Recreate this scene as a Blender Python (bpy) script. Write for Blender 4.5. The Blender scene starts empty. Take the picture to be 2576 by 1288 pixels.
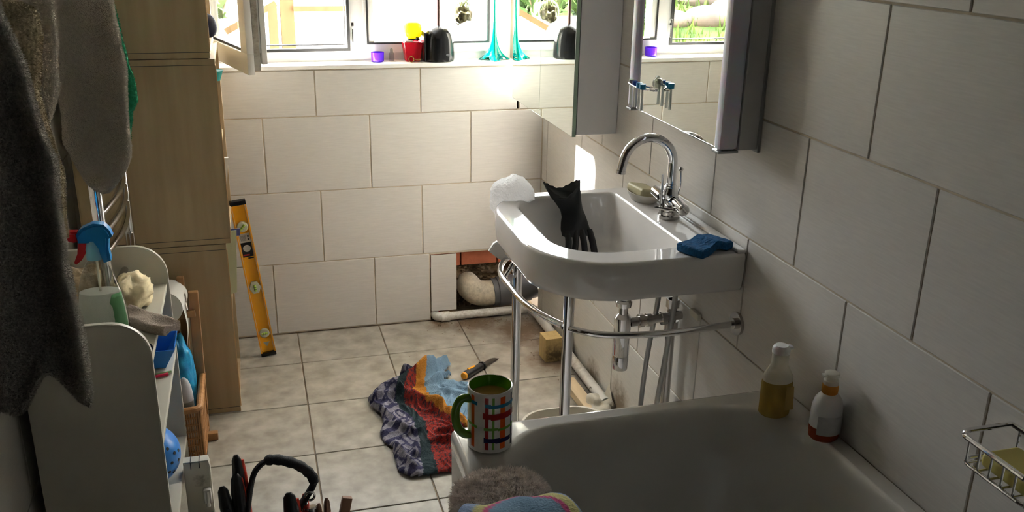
import bpy, bmesh, math, random
from mathutils import Vector, Matrix, noise
random.seed(7)
PI = math.pi
S = bpy.context.scene
C = S.collection

# ---------------------------------------------------------------- camera, world, sun, exposure
cd = bpy.data.cameras.new('camera'); cam = bpy.data.objects.new('camera', cd); C.objects.link(cam)
R3 = Matrix(((0.963374, 0.074652, -0.257559), (-0.267546, 0.332498, -0.904358), (0.018125, 0.940145, 0.340293)))
cam.matrix_world = Matrix.Translation((-1.13486, -3.56527, 1.60256)) @ R3.to_4x4()
cd.sensor_fit = 'HORIZONTAL'; cd.sensor_width = 36; cd.lens = 36 * 2342.1 / 2576
cd.clip_start = .02; cd.clip_end = 200
S.camera = cam
S.view_settings.view_transform = 'Standard'; S.view_settings.look = 'None'
S.view_settings.gamma = 1; S.view_settings.use_curve_mapping = False
S.view_settings.exposure = 1.74
w = bpy.data.worlds.new('sky'); S.world = w; w.use_nodes = True
bg = w.node_tree.nodes['Background']; bg.inputs[0].default_value = (.93, .97, 1, 1); bg.inputs[1].default_value = 6.0
sd = bpy.data.lights.new('sun', 'SUN'); so = bpy.data.objects.new('sun', sd); C.objects.link(so)
sd.energy = 75; sd.angle = math.radians(1.6); sd.color = (1, .965, .92)
so.location = (-6, 7, 9)
so.rotation_euler = Vector((1.5, -1, -1.2)).to_track_quat('-Z', 'Y').to_euler()
pd = bpy.data.lights.new('window_portal', 'AREA'); po = bpy.data.objects.new('window_portal', pd); C.objects.link(po)
pd.shape = 'RECTANGLE'; pd.size = 1.2; pd.size_y = .82; pd.cycles.is_portal = True
po.location = (-.72, .31, 1.5); po.rotation_euler = (-PI / 2, 0, 0)

# ---------------------------------------------------------------- materials
def mat(name, col, rough=.5, metal=0, var=0, nscale=8, bump=0, bscale=60, stretch=(1, 1, 1), trans=0, ior=1.45,
        col2=None, coat=0, alpha=1, spec=None, sss=0, attr=None, island=False, emis=0):
    m = bpy.data.materials.new(name); m.use_nodes = True
    nt = m.node_tree; N = nt.nodes; L = nt.links; b = N['Principled BSDF']
    b.inputs['Base Color'].default_value = (*col, 1); b.inputs['Roughness'].default_value = rough
    b.inputs['Metallic'].default_value = metal; b.inputs['IOR'].default_value = ior
    b.inputs['Transmission Weight'].default_value = trans; b.inputs['Coat Weight'].default_value = coat
    b.inputs['Alpha'].default_value = alpha
    if spec is not None: b.inputs['Specular IOR Level'].default_value = spec
    if sss: b.inputs['Subsurface Weight'].default_value = sss; b.inputs['Subsurface Scale'].default_value = .02
    tc = N.new('ShaderNodeTexCoord'); mp = N.new('ShaderNodeMapping'); mp.inputs['Scale'].default_value = stretch
    L.new(tc.outputs['Object'], mp.inputs[0])
    vec = mp.outputs[0]
    oi = N.new('ShaderNodeObjectInfo')
    ad = N.new('ShaderNodeVectorMath'); ad.operation = 'ADD'
    sc = N.new('ShaderNodeVectorMath'); sc.operation = 'SCALE'; sc.inputs[0].default_value = (13, 7, 5)
    L.new(oi.outputs['Random'], sc.inputs['Scale']); L.new(sc.outputs[0], ad.inputs[1]); L.new(vec, ad.inputs[0]); vec = ad.outputs[0]
    if attr:
        a = N.new('ShaderNodeAttribute'); a.attribute_name = attr; L.new(a.outputs['Color'], b.inputs['Base Color'])
    elif var or col2:
        n = N.new('ShaderNodeTexNoise'); n.inputs['Scale'].default_value = nscale; n.inputs['Detail'].default_value = 5
        L.new(vec, n.inputs['Vector'])
        r = N.new('ShaderNodeValToRGB'); r.color_ramp.elements[0].position = .32; r.color_ramp.elements[1].position = .68
        c2 = col2 if col2 else tuple(min(1, c * (1 + var)) for c in col)
        c1 = col if col2 else tuple(c * (1 - var) for c in col)
        r.color_ramp.elements[0].color = (*c1, 1); r.color_ramp.elements[1].color = (*c2, 1)
        L.new(n.outputs['Fac'], r.inputs[0]); L.new(r.outputs[0], b.inputs['Base Color'])
    if bump:
        n2 = N.new('ShaderNodeTexNoise'); n2.inputs['Scale'].default_value = bscale; n2.inputs['Detail'].default_value = 4
        L.new(vec, n2.inputs['Vector'])
        bp = N.new('ShaderNodeBump'); bp.inputs['Strength'].default_value = bump; bp.inputs['Distance'].default_value = .004
        L.new(n2.outputs['Fac'], bp.inputs['Height']); L.new(bp.outputs[0], b.inputs['Normal'])
    return m

def stained(m, spots, col, rad=.12, thresh=.5, scale=14):
    """mix a dirt stain (its own shape, world-anchored) into a material's base colour; spots: (x,y,z,r)"""
    nt = m.node_tree; N = nt.nodes; L = nt.links; b = N['Principled BSDF']
    src = b.inputs['Base Color'].links[0].from_socket if b.inputs['Base Color'].links else None
    g = N.new('ShaderNodeNewGeometry'); acc = None
    for x, y, z, r in spots:
        d = N.new('ShaderNodeVectorMath'); d.operation = 'DISTANCE'; d.inputs[1].default_value = (x, y, z)
        L.new(g.outputs['Position'], d.inputs[0])
        q = N.new('ShaderNodeMapRange'); q.inputs['From Min'].default_value = 0; q.inputs['From Max'].default_value = r
        q.inputs['To Min'].default_value = 1; q.inputs['To Max'].default_value = 0
        L.new(d.outputs['Value'], q.inputs['Value'])
        if acc is None: acc = q.outputs[0]
        else:
            mx = N.new('ShaderNodeMath'); mx.operation = 'MAXIMUM'; L.new(acc, mx.inputs[0]); L.new(q.outputs[0], mx.inputs[1]); acc = mx.outputs[0]
    n = N.new('ShaderNodeTexNoise'); n.inputs['Scale'].default_value = scale; n.inputs['Detail'].default_value = 8; n.inputs['Roughness'].default_value = .7
    L.new(g.outputs['Position'], n.inputs['Vector'])
    ml = N.new('ShaderNodeMath'); ml.operation = 'MULTIPLY'; L.new(acc, ml.inputs[0]); L.new(n.outputs['Fac'], ml.inputs[1])
    r = N.new('ShaderNodeMapRange'); r.inputs['From Min'].default_value = thresh * .45; r.inputs['From Max'].default_value = thresh
    r.inputs['To Max'].default_value = .85
    L.new(ml.outputs[0], r.inputs['Value'])
    mix = N.new('ShaderNodeMix'); mix.data_type = 'RGBA'
    L.new(r.outputs[0], mix.inputs['Factor'])
    if src: L.new(src, mix.inputs['A'])
    else: mix.inputs['A'].default_value = b.inputs['Base Color'].default_value
    mix.inputs['B'].default_value = (*col, 1)
    L.new(mix.outputs['Result'], b.inputs['Base Color'])
    return m

def thin_glass(name, tint=(.96, .98, .97), refl=.08, rough=.0):
    m = bpy.data.materials.new(name); m.use_nodes = True
    nt = m.node_tree; N = nt.nodes; L = nt.links; N.remove(N['Principled BSDF'])
    t = N.new('ShaderNodeBsdfTransparent'); t.inputs[0].default_value = (*tint, 1)
    g = N.new('ShaderNodeBsdfGlossy'); g.inputs['Roughness'].default_value = rough
    f = N.new('ShaderNodeFresnel'); ge = N.new('ShaderNodeNewGeometry'); mr = N.new('ShaderNodeMapRange')   # thin pane: same reflectance from either face
    mr.inputs['To Min'].default_value = 1.45; mr.inputs['To Max'].default_value = 1 / 1.45
    L.new(ge.outputs['Backfacing'], mr.inputs['Value']); L.new(mr.outputs[0], f.inputs[0])
    mx = N.new('ShaderNodeMixShader'); L.new(f.outputs[0], mx.inputs[0]); L.new(t.outputs[0], mx.inputs[1]); L.new(g.outputs[0], mx.inputs[2])
    L.new(mx.outputs[0], N['Material Output'].inputs[0])
    return m

def translucent(name, col, mixf=.5, rough=.4, bump=0, bscale=40, transp=.3):
    m = bpy.data.materials.new(name); m.use_nodes = True
    nt = m.node_tree; N = nt.nodes; L = nt.links; b = N['Principled BSDF']
    b.inputs['Base Color'].default_value = (*col, 1); b.inputs['Roughness'].default_value = rough
    t = N.new('ShaderNodeBsdfTranslucent'); t.inputs[0].default_value = (*col, 1)
    tr = N.new('ShaderNodeBsdfTransparent'); tr.inputs[0].default_value = tuple(min(1, c * 1.1) for c in col) + (1,)
    a = N.new('ShaderNodeMixShader'); a.inputs[0].default_value = mixf; L.new(b.outputs[0], a.inputs[1]); L.new(t.outputs[0], a.inputs[2])
    c = N.new('ShaderNodeMixShader'); c.inputs[0].default_value = transp; L.new(a.outputs[0], c.inputs[1]); L.new(tr.outputs[0], c.inputs[2])
    L.new(c.outputs[0], N['Material Output'].inputs[0])
    if bump:
        n2 = N.new('ShaderNodeTexNoise'); n2.inputs['Scale'].default_value = bscale
        bp = N.new('ShaderNodeBump'); bp.inputs['Strength'].default_value = bump; bp.inputs['Distance'].default_value = .01
        L.new(n2.outputs['Fac'], bp.inputs['Height']); L.new(bp.outputs[0], b.inputs['Normal'])
    return m

M = {}
M['tile'] = mat('wall_tile_glaze', (.60, .57, .525), .36, var=.045, nscale=9, bump=.06, bscale=40, stretch=(2, 2, 34), spec=.5)
M['tile_dirty'] = stained(mat('lower_wall_tile_glaze', (.62, .60, .55), .4, var=.05, nscale=9, bump=.06, bscale=40, stretch=(2, 2, 26)),
                    [(0, -.45, 0, .16), (0, -.7, .02, .14), (0, -.95, .05, .16), (0, -.2, 0, .14)], (.16, .11, .06), thresh=.42, scale=30)
M['grout'] = mat('wall_grout', (.52, .44, .33), .9, var=.12, nscale=20)
M['fgrout'] = mat('floor_grout', (.22, .17, .12), .9, var=.2, nscale=20)
M['ftile'] = stained(mat('floor_tile_stone', (.26, .235, .19), .32, col2=(.43, .395, .34), nscale=17, bump=.08, bscale=30),
                     [(-.12, -.2, 0, .27), (-.30, -.06, 0, .22), (-.10, -.48, 0, .17), (-.44, -.05, 0, .12), (-.05, -.32, 0, .2)], (.13, .075, .035), thresh=.40, scale=16)
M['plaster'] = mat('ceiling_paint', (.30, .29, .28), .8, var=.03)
M['shadebrick'] = mat('shading_wall_brick', (.16, .10, .075), .9, var=.2)
M['soakdoor'] = mat('light_soaking_door', (.045, .03, .02), .5, var=.2, stretch=(6, 6, .6))
M['darkwall'] = mat('light_soaking_wall', (.06, .055, .05), .8)  # near-black put in to cut bounced light, stands in for an unlit hall
M['ceramic'] = mat('white_ceramic', (.75, .72, .695), .07, coat=.4)
M['bath'] = mat('bath_acrylic', (.60, .58, .54), .10, coat=.5)
M['bathpanel'] = mat('bath_panel_plastic', (.64, .62, .61), .3)
M['chrome'] = mat('chrome', (.78, .78, .79), .06, metal=1)
M['chrome_dull'] = mat('worn_chrome', (.52, .50, .48), .17, metal=1)
M['mirror'] = mat('mirror_silver', (.86, .90, .86), .0, metal=1)
M['cab'] = mat('cabinet_grey_white', (.62, .60, .59), .4)
M['cabedge'] = mat('mirror_glass_edge', (.25, .33, .25), .2)
M['strip'] = mat('frosted_lamp_cover', (.80, .79, .92), .3, sss=.2)
M['alu'] = mat('brushed_aluminium', (.38, .38, .37), .4, metal=.6)
M['darkline'] = mat('dark_trim', (.05, .05, .05), .6)  # plain dark tone for joint lines, printed marks, slots and hole discs
M['upvc'] = mat('upvc_white', (.80, .79, .76), .35)
M['upvc_old'] = stained(mat('upvc_edge_grey', (.45, .42, .36), .5, var=.1), [(-1.08, -.38, 1.3, .3), (-1.08, -.38, 1.6, .3)], (.12, .10, .08), thresh=.5, scale=50)
M['gasket'] = mat('black_rubber_gasket', (.03, .03, .03), .5)
M['glass'] = thin_glass('window_glass')
M['sill'] = mat('windowsill_paint', (.82, .80, .76), .35)
M['ply'] = mat('maple_veneer', (.40, .29, .16), .5, col2=(.47, .35, .205), nscale=3.2, stretch=(9, 9, .8), bump=.03)
M['plyedge'] = mat('veneer_edge', (.58, .36, .17), .5, var=.1, stretch=(9, 9, .8))
M['oak'] = mat('stained_beech', (.36, .19, .075), .45, col2=(.25, .12, .045), nscale=5, stretch=(6, 6, .8))
M['white_mdf'] = mat('white_painted_board', (.50, .475, .41), .45)
M['grey_towel'] = mat('grey_terry', (.46, .43, .39), 1, var=.2, nscale=160, bump=1, bscale=330, spec=.1)
M['cream_towel'] = mat('cream_terry', (.52, .47, .41), 1, var=.12, nscale=160, bump=1, bscale=330, spec=.1)
M['tan_towel'] = mat('tan_terry', (.34, .28, .19), 1, var=.12, nscale=160, bump=1, bscale=330, spec=.1)
M['brown_towel'] = mat('brown_terry', (.33, .27, .23), 1, var=.12, nscale=160, bump=1, bscale=300, spec=.1)
M['green_towel'] = mat('green_terry', (.02, .20, .10), 1, var=.25, nscale=100, bump=1, bscale=250, spec=.1)
M['bluecap'] = mat('blue_plastic', (.01, .19, .50), .25, sss=.1)
M['redplastic'] = mat('red_plastic', (.42, .012, .018), .3)
M['sky_plastic'] = mat('sky_blue_plastic', (.03, .20, .62), .3)
M['navy_plastic'] = mat('navy_plastic', (.01, .05, .28), .35)
M['clear'] = thin_glass('clear_plastic_bottle', (.76, .77, .74))
M['foam'] = translucent('cleaning_foam', (.88, .88, .84), .3, transp=.1, bump=.6, bscale=90)
M['greenlabel'] = mat('green_label', (.16, .42, .20), .5, var=.1)
M['black'] = mat('black_plastic', (.008, .008, .009), .2)
M['blackrubber'] = mat('black_rubber', (.012, .012, .013), .38, bump=.1)
M['blackcloth'] = mat('black_nylon', (.012, .012, .014), .75, var=.3, nscale=120, bump=.4, bscale=400)
M['yellow'] = mat('yellow_enamel', (.86, .40, .006), .3)
M['yellow_d'] = mat('orange_yellow_plastic', (.80, .34, .01), .35)
M['vial'] = mat('vial_clear_green', (.55, .56, .42), .15)
M['vial_fluid'] = mat('vial_fluid_green', (.45, .62, .12), .2)
M['silverlabel'] = mat('silver_label', (.55, .53, .50), .4)
M['teal'] = translucent('teal_glass', (.0, .19, .15), .3, .05, transp=.28)
M['tealdark'] = mat('thick_teal_glass', (.0, .10, .10), .05)
M['red'] = translucent('red_glass', (.62, .01, .03), .35, .05, transp=.05)
M['lime'] = translucent('yellow_glass', (.58, .53, .03), .3, .15, transp=.02)
M['purple'] = translucent('purple_glass', (.18, .04, .75), .4, .05, transp=.2)
M['gold'] = mat('gold', (.75, .42, .14), .2, metal=1)
M['silver'] = mat('silver_metal', (.6, .6, .6), .2, metal=1)
M['bauble'] = thin_glass('bauble_glass', (.66, .65, .60))
M['moss'] = mat('dry_moss', (.10, .085, .05), .9, col2=(.22, .2, .12), nscale=60, bump=.8)
M['airplant'] = mat('air_plant_leaf', (.42, .46, .28), .6)
M['pipe'] = stained(mat('white_waste_pipe', (.72, .70, .65), .4, var=.04), [(-.3, 0, 0, .5), (-.03, -.6, .03, .45)], (.2, .14, .08), thresh=.74, scale=70)
M['soil'] = stained(mat('cream_soil_pipe', (.66, .58, .44), .45, var=.08, nscale=16), [(-.25, .05, .1, .3)], (.12, .08, .04), thresh=.74, scale=60)
M['greypipe'] = mat('grey_pipe_socket', (.13, .13, .135), .5)
M['brick'] = mat('orange_brick', (.46, .13, .06), .85, var=.2, nscale=14, bump=.3)
M['mortar'] = mat('broken_mortar', (.07, .045, .025), .95, col2=(.30, .21, .11), nscale=16, bump=1, bscale=40)
M['pine'] = mat('pine_offcut', (.62, .44, .20), .6, col2=(.52, .34, .14), nscale=5, stretch=(8, 8, 1))
M['pine_dirty'] = stained(mat('dirty_pine_offcut', (.50, .36, .15), .6, var=.1, stretch=(8, 8, 1)), [(-.08, -.5, .03, .09)], (.07, .045, .02), thresh=.42, scale=50)
M['batten'] = mat('pale_softwood', (.62, .48, .30), .6, var=.08, stretch=(6, 1, 6))
M['rag'] = mat('cream_rag', (.60, .56, .46), .9, var=.1, bump=.5)
M['debris'] = mat('rubble_crumbs', (.13, .09, .05), .95, col2=(.36, .30, .22), nscale=80)
M['tub'] = mat('cream_plastic_tub', (.58, .54, .45), .35)
M['wicker'] = mat('wicker_cane', (.42, .20, .065), .55, col2=(.30, .13, .04), nscale=40, bump=.4, bscale=90)
M['paper'] = mat('white_paper', (.74, .72, .68), .8)
M['bluebag'] = mat('blue_glitter_bag', (.0, .16, .40), .35, col2=(.02, .35, .62), nscale=40, bump=.5, bscale=60)
M['whiteplastic'] = mat('white_plastic', (.66, .65, .62), .35)
M['greyplastic'] = mat('grey_plastic', (.33, .33, .33), .4)
M['stool'] = stained(mat('white_stool_plastic', (.58, .56, .49), .45), [(-1.35, -1.17, .11, .045)], (.12, .1, .06), thresh=.44, scale=80)
M['softblue'] = mat('blue_interior_board', (.30, .38, .52), .5)
M['sponge'] = mat('blue_cellulose_sponge', (.0, .085, .23), .9, var=.25, nscale=60, bump=1, bscale=140)
M['soap'] = mat('olive_soap', (.45, .40, .24), .5, var=.12, nscale=40)
M['dish'] = translucent('frosted_soap_dish', (.68, .65, .60), .3, .3, transp=.2)
M['natsponge'] = mat('natural_sponge', (.46, .35, .22), .95, var=.25, nscale=30, bump=1, bscale=90)
M['puff'] = mat('cream_puff', (.66, .56, .36), .9, var=.12, nscale=30, bump=.7, bscale=60)
M['mitt'] = mat('beige_shaggy_pile', (.74, .66, .60), 1, var=.22, nscale=60, bump=1, bscale=110, spec=.1)
M['mugwhite'] = mat('mug_white_glaze', (.78, .76, .72), .1, coat=.5)
M['muggreen'] = mat('mug_green_glaze', (.10, .26, .01), .12, coat=.5)
M['mugred'] = mat('mug_red_glaze', (.36, .012, .01), .12); M['mugorange'] = mat('mug_orange_glaze', (.70, .10, .008), .12)
M['mugblue'] = mat('mug_blue_glaze', (.01, .17, .33), .12); M['mugnavy'] = mat('mug_navy_glaze', (.02, .015, .09), .12)
M['mugleaf'] = mat('mug_leaf_glaze', (.18, .40, .06), .12)
M['tea'] = mat('milky_tea', (.34, .19, .07), .1)
M['amber'] = translucent('amber_liquid', (.60, .47, .17), .45, .1, transp=.45)
M['hazy'] = translucent('hazy_plastic', (.80, .78, .70), .4, .25, transp=.35)
M['orangeliq'] = translucent('orange_red_liquid', (.52, .10, .03), .5, .1, transp=.08)
M['orangeneck'] = translucent('orange_neck', (.75, .38, .06), .5, .2, transp=.15)
M['whitebottle'] = mat('white_bottle', (.72, .71, .70), .35, sss=.1)
M['labelgrey'] = mat('grey_white_label', (.52, .50, .50), .5, var=.06, nscale=90)
M['ylsoap'] = mat('yellow_soap', (.52, .44, .12), .5)
M['wrap'] = translucent('crumpled_clear_wrap', (.97, .96, .96), .55, .1, bump=1, bscale=24, transp=.02)
M['clothcol'] = mat('printed_towelling', (.5, .5, .5), 1, attr='Col', bump=.8, bscale=260, spec=.1)
M['clothcol2'] = mat('printed_child_towel', (.5, .5, .5), 1, attr='Col', bump=.7, bscale=260, spec=.1)
M['navycloth'] = mat('navy_cloth', (.012, .014, .04), .9)
M['book'] = mat('pale_green_cover', (.62, .64, .42), .6); M['bookblue'] = mat('blue_tab', (.10, .11, .33), .6)
M['tealplastic'] = mat('teal_plastic', (.0, .30, .27), .4)
M['grass'] = mat('sunny_grass', (.035, .08, .01), .8, col2=(.09, .14, .02), nscale=6)
M['leaf'] = mat('garden_leaf', (.03, .07, .015), .6, col2=(.07, .125, .03), nscale=4)
M['hedge'] = mat('dense_hedge', (.05, .055, .035), .9, col2=(.10, .11, .07), nscale=5)
M['stone'] = mat('garden_stone', (.12, .10, .085), .9, var=.3, nscale=5, bump=.6, bscale=12)
M['patio'] = mat('pale_paving', (.45, .43, .40), .9, var=.06)
M['fence'] = mat('fresh_fence_timber', (.068, .046, .024), 1, spec=.1, var=.12, nscale=3, stretch=(5, 5, .6))
M['render'] = mat('white_render', (.85, .84, .80), .9)
M['bark'] = mat('tree_bark', (.12, .08, .05), .9, var=.3)
M['darkcar'] = mat('dark_slate', (.06, .055, .06), .5, var=.4, nscale=6)
M['pinks'] = mat('pink_plastic', (.60, .02, .08), .4); M['greens'] = mat('pale_green_plastic', (.25, .42, .18), .4)
M['redgrip'] = mat('red_grip', (.48, .03, .012), .35)
M['woodhandle'] = mat('worn_wood_handle', (.20, .10, .06), .5, var=.2, nscale=12)
M['steel'] = mat('dark_steel', (.14, .125, .11), .35, metal=.8)
M['brushblue'] = mat('mid_blue_plastic', (.02, .24, .48), .35)

# ---------------------------------------------------------------- mesh helpers
def B(): return bmesh.new()
def box(bm, x0, x1, y0, y1, z0, z1, bev=0, seg=2, m=0, T=None):
    r = bmesh.ops.create_cube(bm, size=1)
    vs = r['verts']
    for v in vs: v.co = Vector((x0 + (v.co.x + .5) * (x1 - x0), y0 + (v.co.y + .5) * (y1 - y0), z0 + (v.co.z + .5) * (z1 - z0)))
    if bev:
        es = list({e for v in vs for e in v.link_edges})
        r = bmesh.ops.bevel(bm, geom=es, offset=bev, segments=seg, affect='EDGES', profile=.5)
        vs = list({v for f in r['faces'] for v in f.verts} | set(v for v in vs if v.is_valid))
    fs = {f for v in vs if v.is_valid for f in v.link_faces}
    for f in fs: f.material_index = m
    if T is not None:
        for v in {v for f in fs for v in f.verts}: v.co = T @ v.co
    return bm
def frame_from(d):
    d = d.normalized(); u = Vector((0, 0, 1)) if abs(d.z) < .9 else Vector((1, 0, 0))
    a = d.cross(u).normalized(); return a, d.cross(a).normalized()
def tube(bm, pts, r, n=14, cap=True, m=0, flat=1):
    pts = [Vector(p) for p in pts]; rs = r if isinstance(r, (list, tuple)) else [r] * len(pts)
    rings = []; a = None
    for i, p in enumerate(pts):
        d = (pts[min(i + 1, len(pts) - 1)] - pts[max(i - 1, 0)])
        d.normalize()
        if a is None: a, b = frame_from(d)
        else:
            a = (a - d * a.dot(d)).normalized(); b = d.cross(a).normalized()
        rings.append([bm.verts.new(p + (a * math.cos(t) + b * math.sin(t) * flat) * rs[i]) for t in [2 * PI * k / n for k in range(n)]])
    for A, Bq in zip(rings, rings[1:]):
        for k in range(n):
            f = bm.faces.new((A[k], A[(k + 1) % n], Bq[(k + 1) % n], Bq[k])); f.material_index = m
    if cap:
        f = bm.faces.new(list(reversed(rings[0]))); f.material_index = m
        f = bm.faces.new(rings[-1]); f.material_index = m
    return bm
def lathe(bm, prof, c=(0, 0, 0), n=32, m=0, sx=1, sy=1, cap0=True, cap1=True, T=None):
    rings = []
    for r, z in prof:
        rings.append([bm.verts.new(Vector((c[0] + sx * r * math.cos(t), c[1] + sy * r * math.sin(t), c[2] + z))) for t in [2 * PI * k / n for k in range(n)]])
    for A, Bq in zip(rings, rings[1:]):
        for k in range(n):
            f = bm.faces.new((A[k], A[(k + 1) % n], Bq[(k + 1) % n], Bq[k])); f.material_index = m
    if cap0: bm.faces.new(list(reversed(rings[0]))).material_index = m
    if cap1: bm.faces.new(rings[-1]).material_index = m
    if T is not None:
        for rg in rings:
            for v in rg: v.co = T @ v.co
    return bm
def sphere(bm, c, r, sx=1, sy=1, sz=1, u=20, v=14, m=0):
    rr = bmesh.ops.create_uvsphere(bm, u_segments=u, v_segments=v, radius=r)
    for q in rr['verts']: q.co = Vector((c[0] + q.co.x * sx, c[1] + q.co.y * sy, c[2] + q.co.z * sz))
    for f in {f for q in rr['verts'] for f in q.link_faces}: f.material_index = m
    return rr['verts']
def prism(bm, poly, d0, d1, axis='y', m=0, bev=0):
    """extrude a polygon given in the other two axes between d0 and d1"""
    def P(a, b, d): return {'y': (a, d, b), 'x': (d, a, b), 'z': (a, b, d)}[axis]
    A = [bm.verts.new(P(a, b, d0)) for a, b in poly]; Bq = [bm.verts.new(P(a, b, d1)) for a, b in poly]
    n = len(poly); fs = [bm.faces.new(A), bm.faces.new(list(reversed(Bq)))]
    for k in range(n): fs.append(bm.faces.new((A[k], Bq[k], Bq[(k + 1) % n], A[(k + 1) % n])))
    for f in fs: f.material_index = m
    bmesh.ops.recalc_face_normals(bm, faces=fs)
    if bev:
        es = list({e for f in fs[:2] for e in f.edges})
        bmesh.ops.bevel(bm, geom=es, offset=bev, segments=2, affect='EDGES')
    return bm
def grid(bm, nu, nv, fn, m=0, closed_u=False, closed_v=False):
    V = [[bm.verts.new(fn(i, j)) for j in range(nv)] for i in range(nu)]
    for i in range(nu if closed_u else nu - 1):
        for j in range(nv if closed_v else nv - 1):
            bm.faces.new((V[i][j], V[(i + 1) % nu][j], V[(i + 1) % nu][(j + 1) % nv], V[i][(j + 1) % nv])).material_index = m
    return V
def smooth_path(pts, n=8, closed=False):
    pts = [Vector(p) for p in pts]; out = []; N_ = len(pts)
    for i in range(N_ if closed else N_ - 1):
        p0 = pts[(i - 1) % N_] if closed or i else pts[0]; p1 = pts[i]; p2 = pts[(i + 1) % N_]
        p3 = pts[(i + 2) % N_] if closed or i + 2 < N_ else pts[-1]
        for k in range(n):
            t = k / n
            out.append(.5 * ((2 * p1) + (-p0 + p2) * t + (2 * p0 - 5 * p1 + 4 * p2 - p3) * t * t + (-p0 + 3 * p1 - 3 * p2 + p3) * t ** 3))
    if not closed: out.append(pts[-1])
    return out

def obj(name, bm, mats, parent=None, smooth=True, label=None, cat=None, group=None, kind=None, recalc=True, angle=35, bottom=True):
    if recalc: bmesh.ops.recalc_face_normals(bm, faces=bm.faces)
    xs = [v.co for v in bm.verts]
    lo = Vector((min(v.x for v in xs), min(v.y for v in xs), min(v.z for v in xs))); hi = Vector((max(v.x for v in xs), max(v.y for v in xs), max(v.z for v in xs)))
    o = Vector(((lo.x + hi.x) / 2, (lo.y + hi.y) / 2, lo.z))
    for v in bm.verts: v.co -= o
    me = bpy.data.meshes.new(name); bm.to_mesh(me); bm.free()
    for mm in (mats if isinstance(mats, (list, tuple)) else [mats]): me.materials.append(mm)
    if smooth:
        for p in me.polygons: p.use_smooth = True
        me.set_sharp_from_angle(angle=math.radians(angle))
    ob = bpy.data.objects.new(name, me); C.objects.link(ob)
    if smooth and len(me.polygons) < 400:
        wn = ob.modifiers.new('weighted_normals', 'WEIGHTED_NORMAL'); wn.keep_sharp = True; wn.weight = 100
    ob.location = o
    if parent is not None:
        ob.parent = parent; ob.location = o - wloc(parent)
    tagit(ob, label, cat, group, kind)
    return ob
def wloc(o):
    p = o.location.copy()
    while o.parent: o = o.parent; p += o.location
    return p
def tagit(o, label=None, cat=None, group=None, kind=None):
    if label: o['label'] = label
    if cat: o['category'] = cat
    if group: o['group'] = group
    if kind: o['kind'] = kind
    return o
def thing(name, loc, label, cat, group=None):
    o = bpy.data.objects.new(name, None); o.empty_display_size = .05; o.location = loc; C.objects.link(o)
    return tagit(o, label, cat, group)
def bx(name, x0, x1, y0, y1, z0, z1, m, parent=None, bev=.001, **k):
    return obj(name, box(B(), min(x0, x1), max(x0, x1), min(y0, y1), max(y0, y1), min(z0, z1), max(z0, z1), bev), m, parent, **k)
def loops_mesh(bm, loops, close_last=True, m=0):
    R_ = [[bm.verts.new(p) for p in lp] for lp in loops]; n = len(loops[0])
    for A, Bq in zip(R_, R_[1:]):
        for k in range(n): bm.faces.new((A[k], A[(k + 1) % n], Bq[(k + 1) % n], Bq[k])).material_index = m
    if close_last: bm.faces.new(R_[-1]).material_index = m
    return R_
def rrect(x0, x1, y0, y1, z, radii, K=12, bow=0):
    """rounded rectangle loop, radii for corners (x0y0,x1y0,x1y1,x0y1)"""
    out = []
    cs = [(x0, y0, 1, 1, PI), (x1, y0, -1, 1, 1.5 * PI), (x1, y1, -1, -1, 0), (x0, y1, 1, -1, .5 * PI)]
    for (cx, cy, sx, sy, a0), r in zip(cs, radii):
        for k in range(K + 1):
            a = a0 + .5 * PI * k / K
            out.append(Vector((cx + sx * r + r * math.cos(a), cy + sy * r + r * math.sin(a), z)))
    return out
def fbm(p, s, o=0): return noise.noise(Vector(p) * s + Vector((o, o * 1.7, -o)))

# ---------------------------------------------------------------- room shell
W, H, B0, XA, YC = .4, .2928, .2999, -1.1008, -1.8669   # wall tile pitch and joint positions
XL, YB, ZC = -1.70, -4.0, 2.32
G = .0034
def wall(name, bm): return obj(name, bm, M['grout'], kind='structure', smooth=False)
# window wall (with the window opening and the broken-out recess in the corner)
b = B()
WX0, WX1, WZ0, WZ1 = -1.335, -.115, 1.062, 1.93
for q in [(XL - .1, WX0, 0.003, .30, 0, ZC), (WX1, .1, .003, .30, B0 - .006, ZC), (WX0, WX1, .003, .30, B0 - .006, WZ0), (WX0, WX1, .003, .3, WZ1, ZC),
          (WX0, -.471, .003, .3, 0, B0 - .006), (-.471, .1, .19, .3, -.05, B0 - .006)]:
    box(b, *q)
wb = wall('wall_back', b)
wr = wall('wall_right', box(B(), .003, .12, YB, .0, -.05, ZC))
wl = wall('wall_left', box(B(), XL - .12, XL - .003, -1.78, .0, -.05, ZC))
dw = obj('added_dark_door', box(B(), XL - .06, XL - .012, YB, -1.80, 0.002, ZC - .25, .004), M['soakdoor'], kind='structure')  # dark door panel added to soak up bounced light near the camera
obj('wall_left', box(B(), XL - .12, XL - .06, YB, -1.78, -.05, ZC), M['darkwall'], kind='structure', smooth=False)
wf = obj('wall_front', box(B(), XL - .1, .1, YB - .12, YB, 0, ZC), M['darkwall'], kind='structure', smooth=False)
fl = obj('floor', box(B(), XL - .1, .1, YB - .1, .19, -.08, -.004), M['fgrout'], kind='structure', smooth=False)
ce = obj('ceiling', box(B(), XL - .15, .15, YB - .15, .32, ZC, ZC + .1), M['plaster'], kind='structure', smooth=False)
tile_cache = {}
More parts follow.
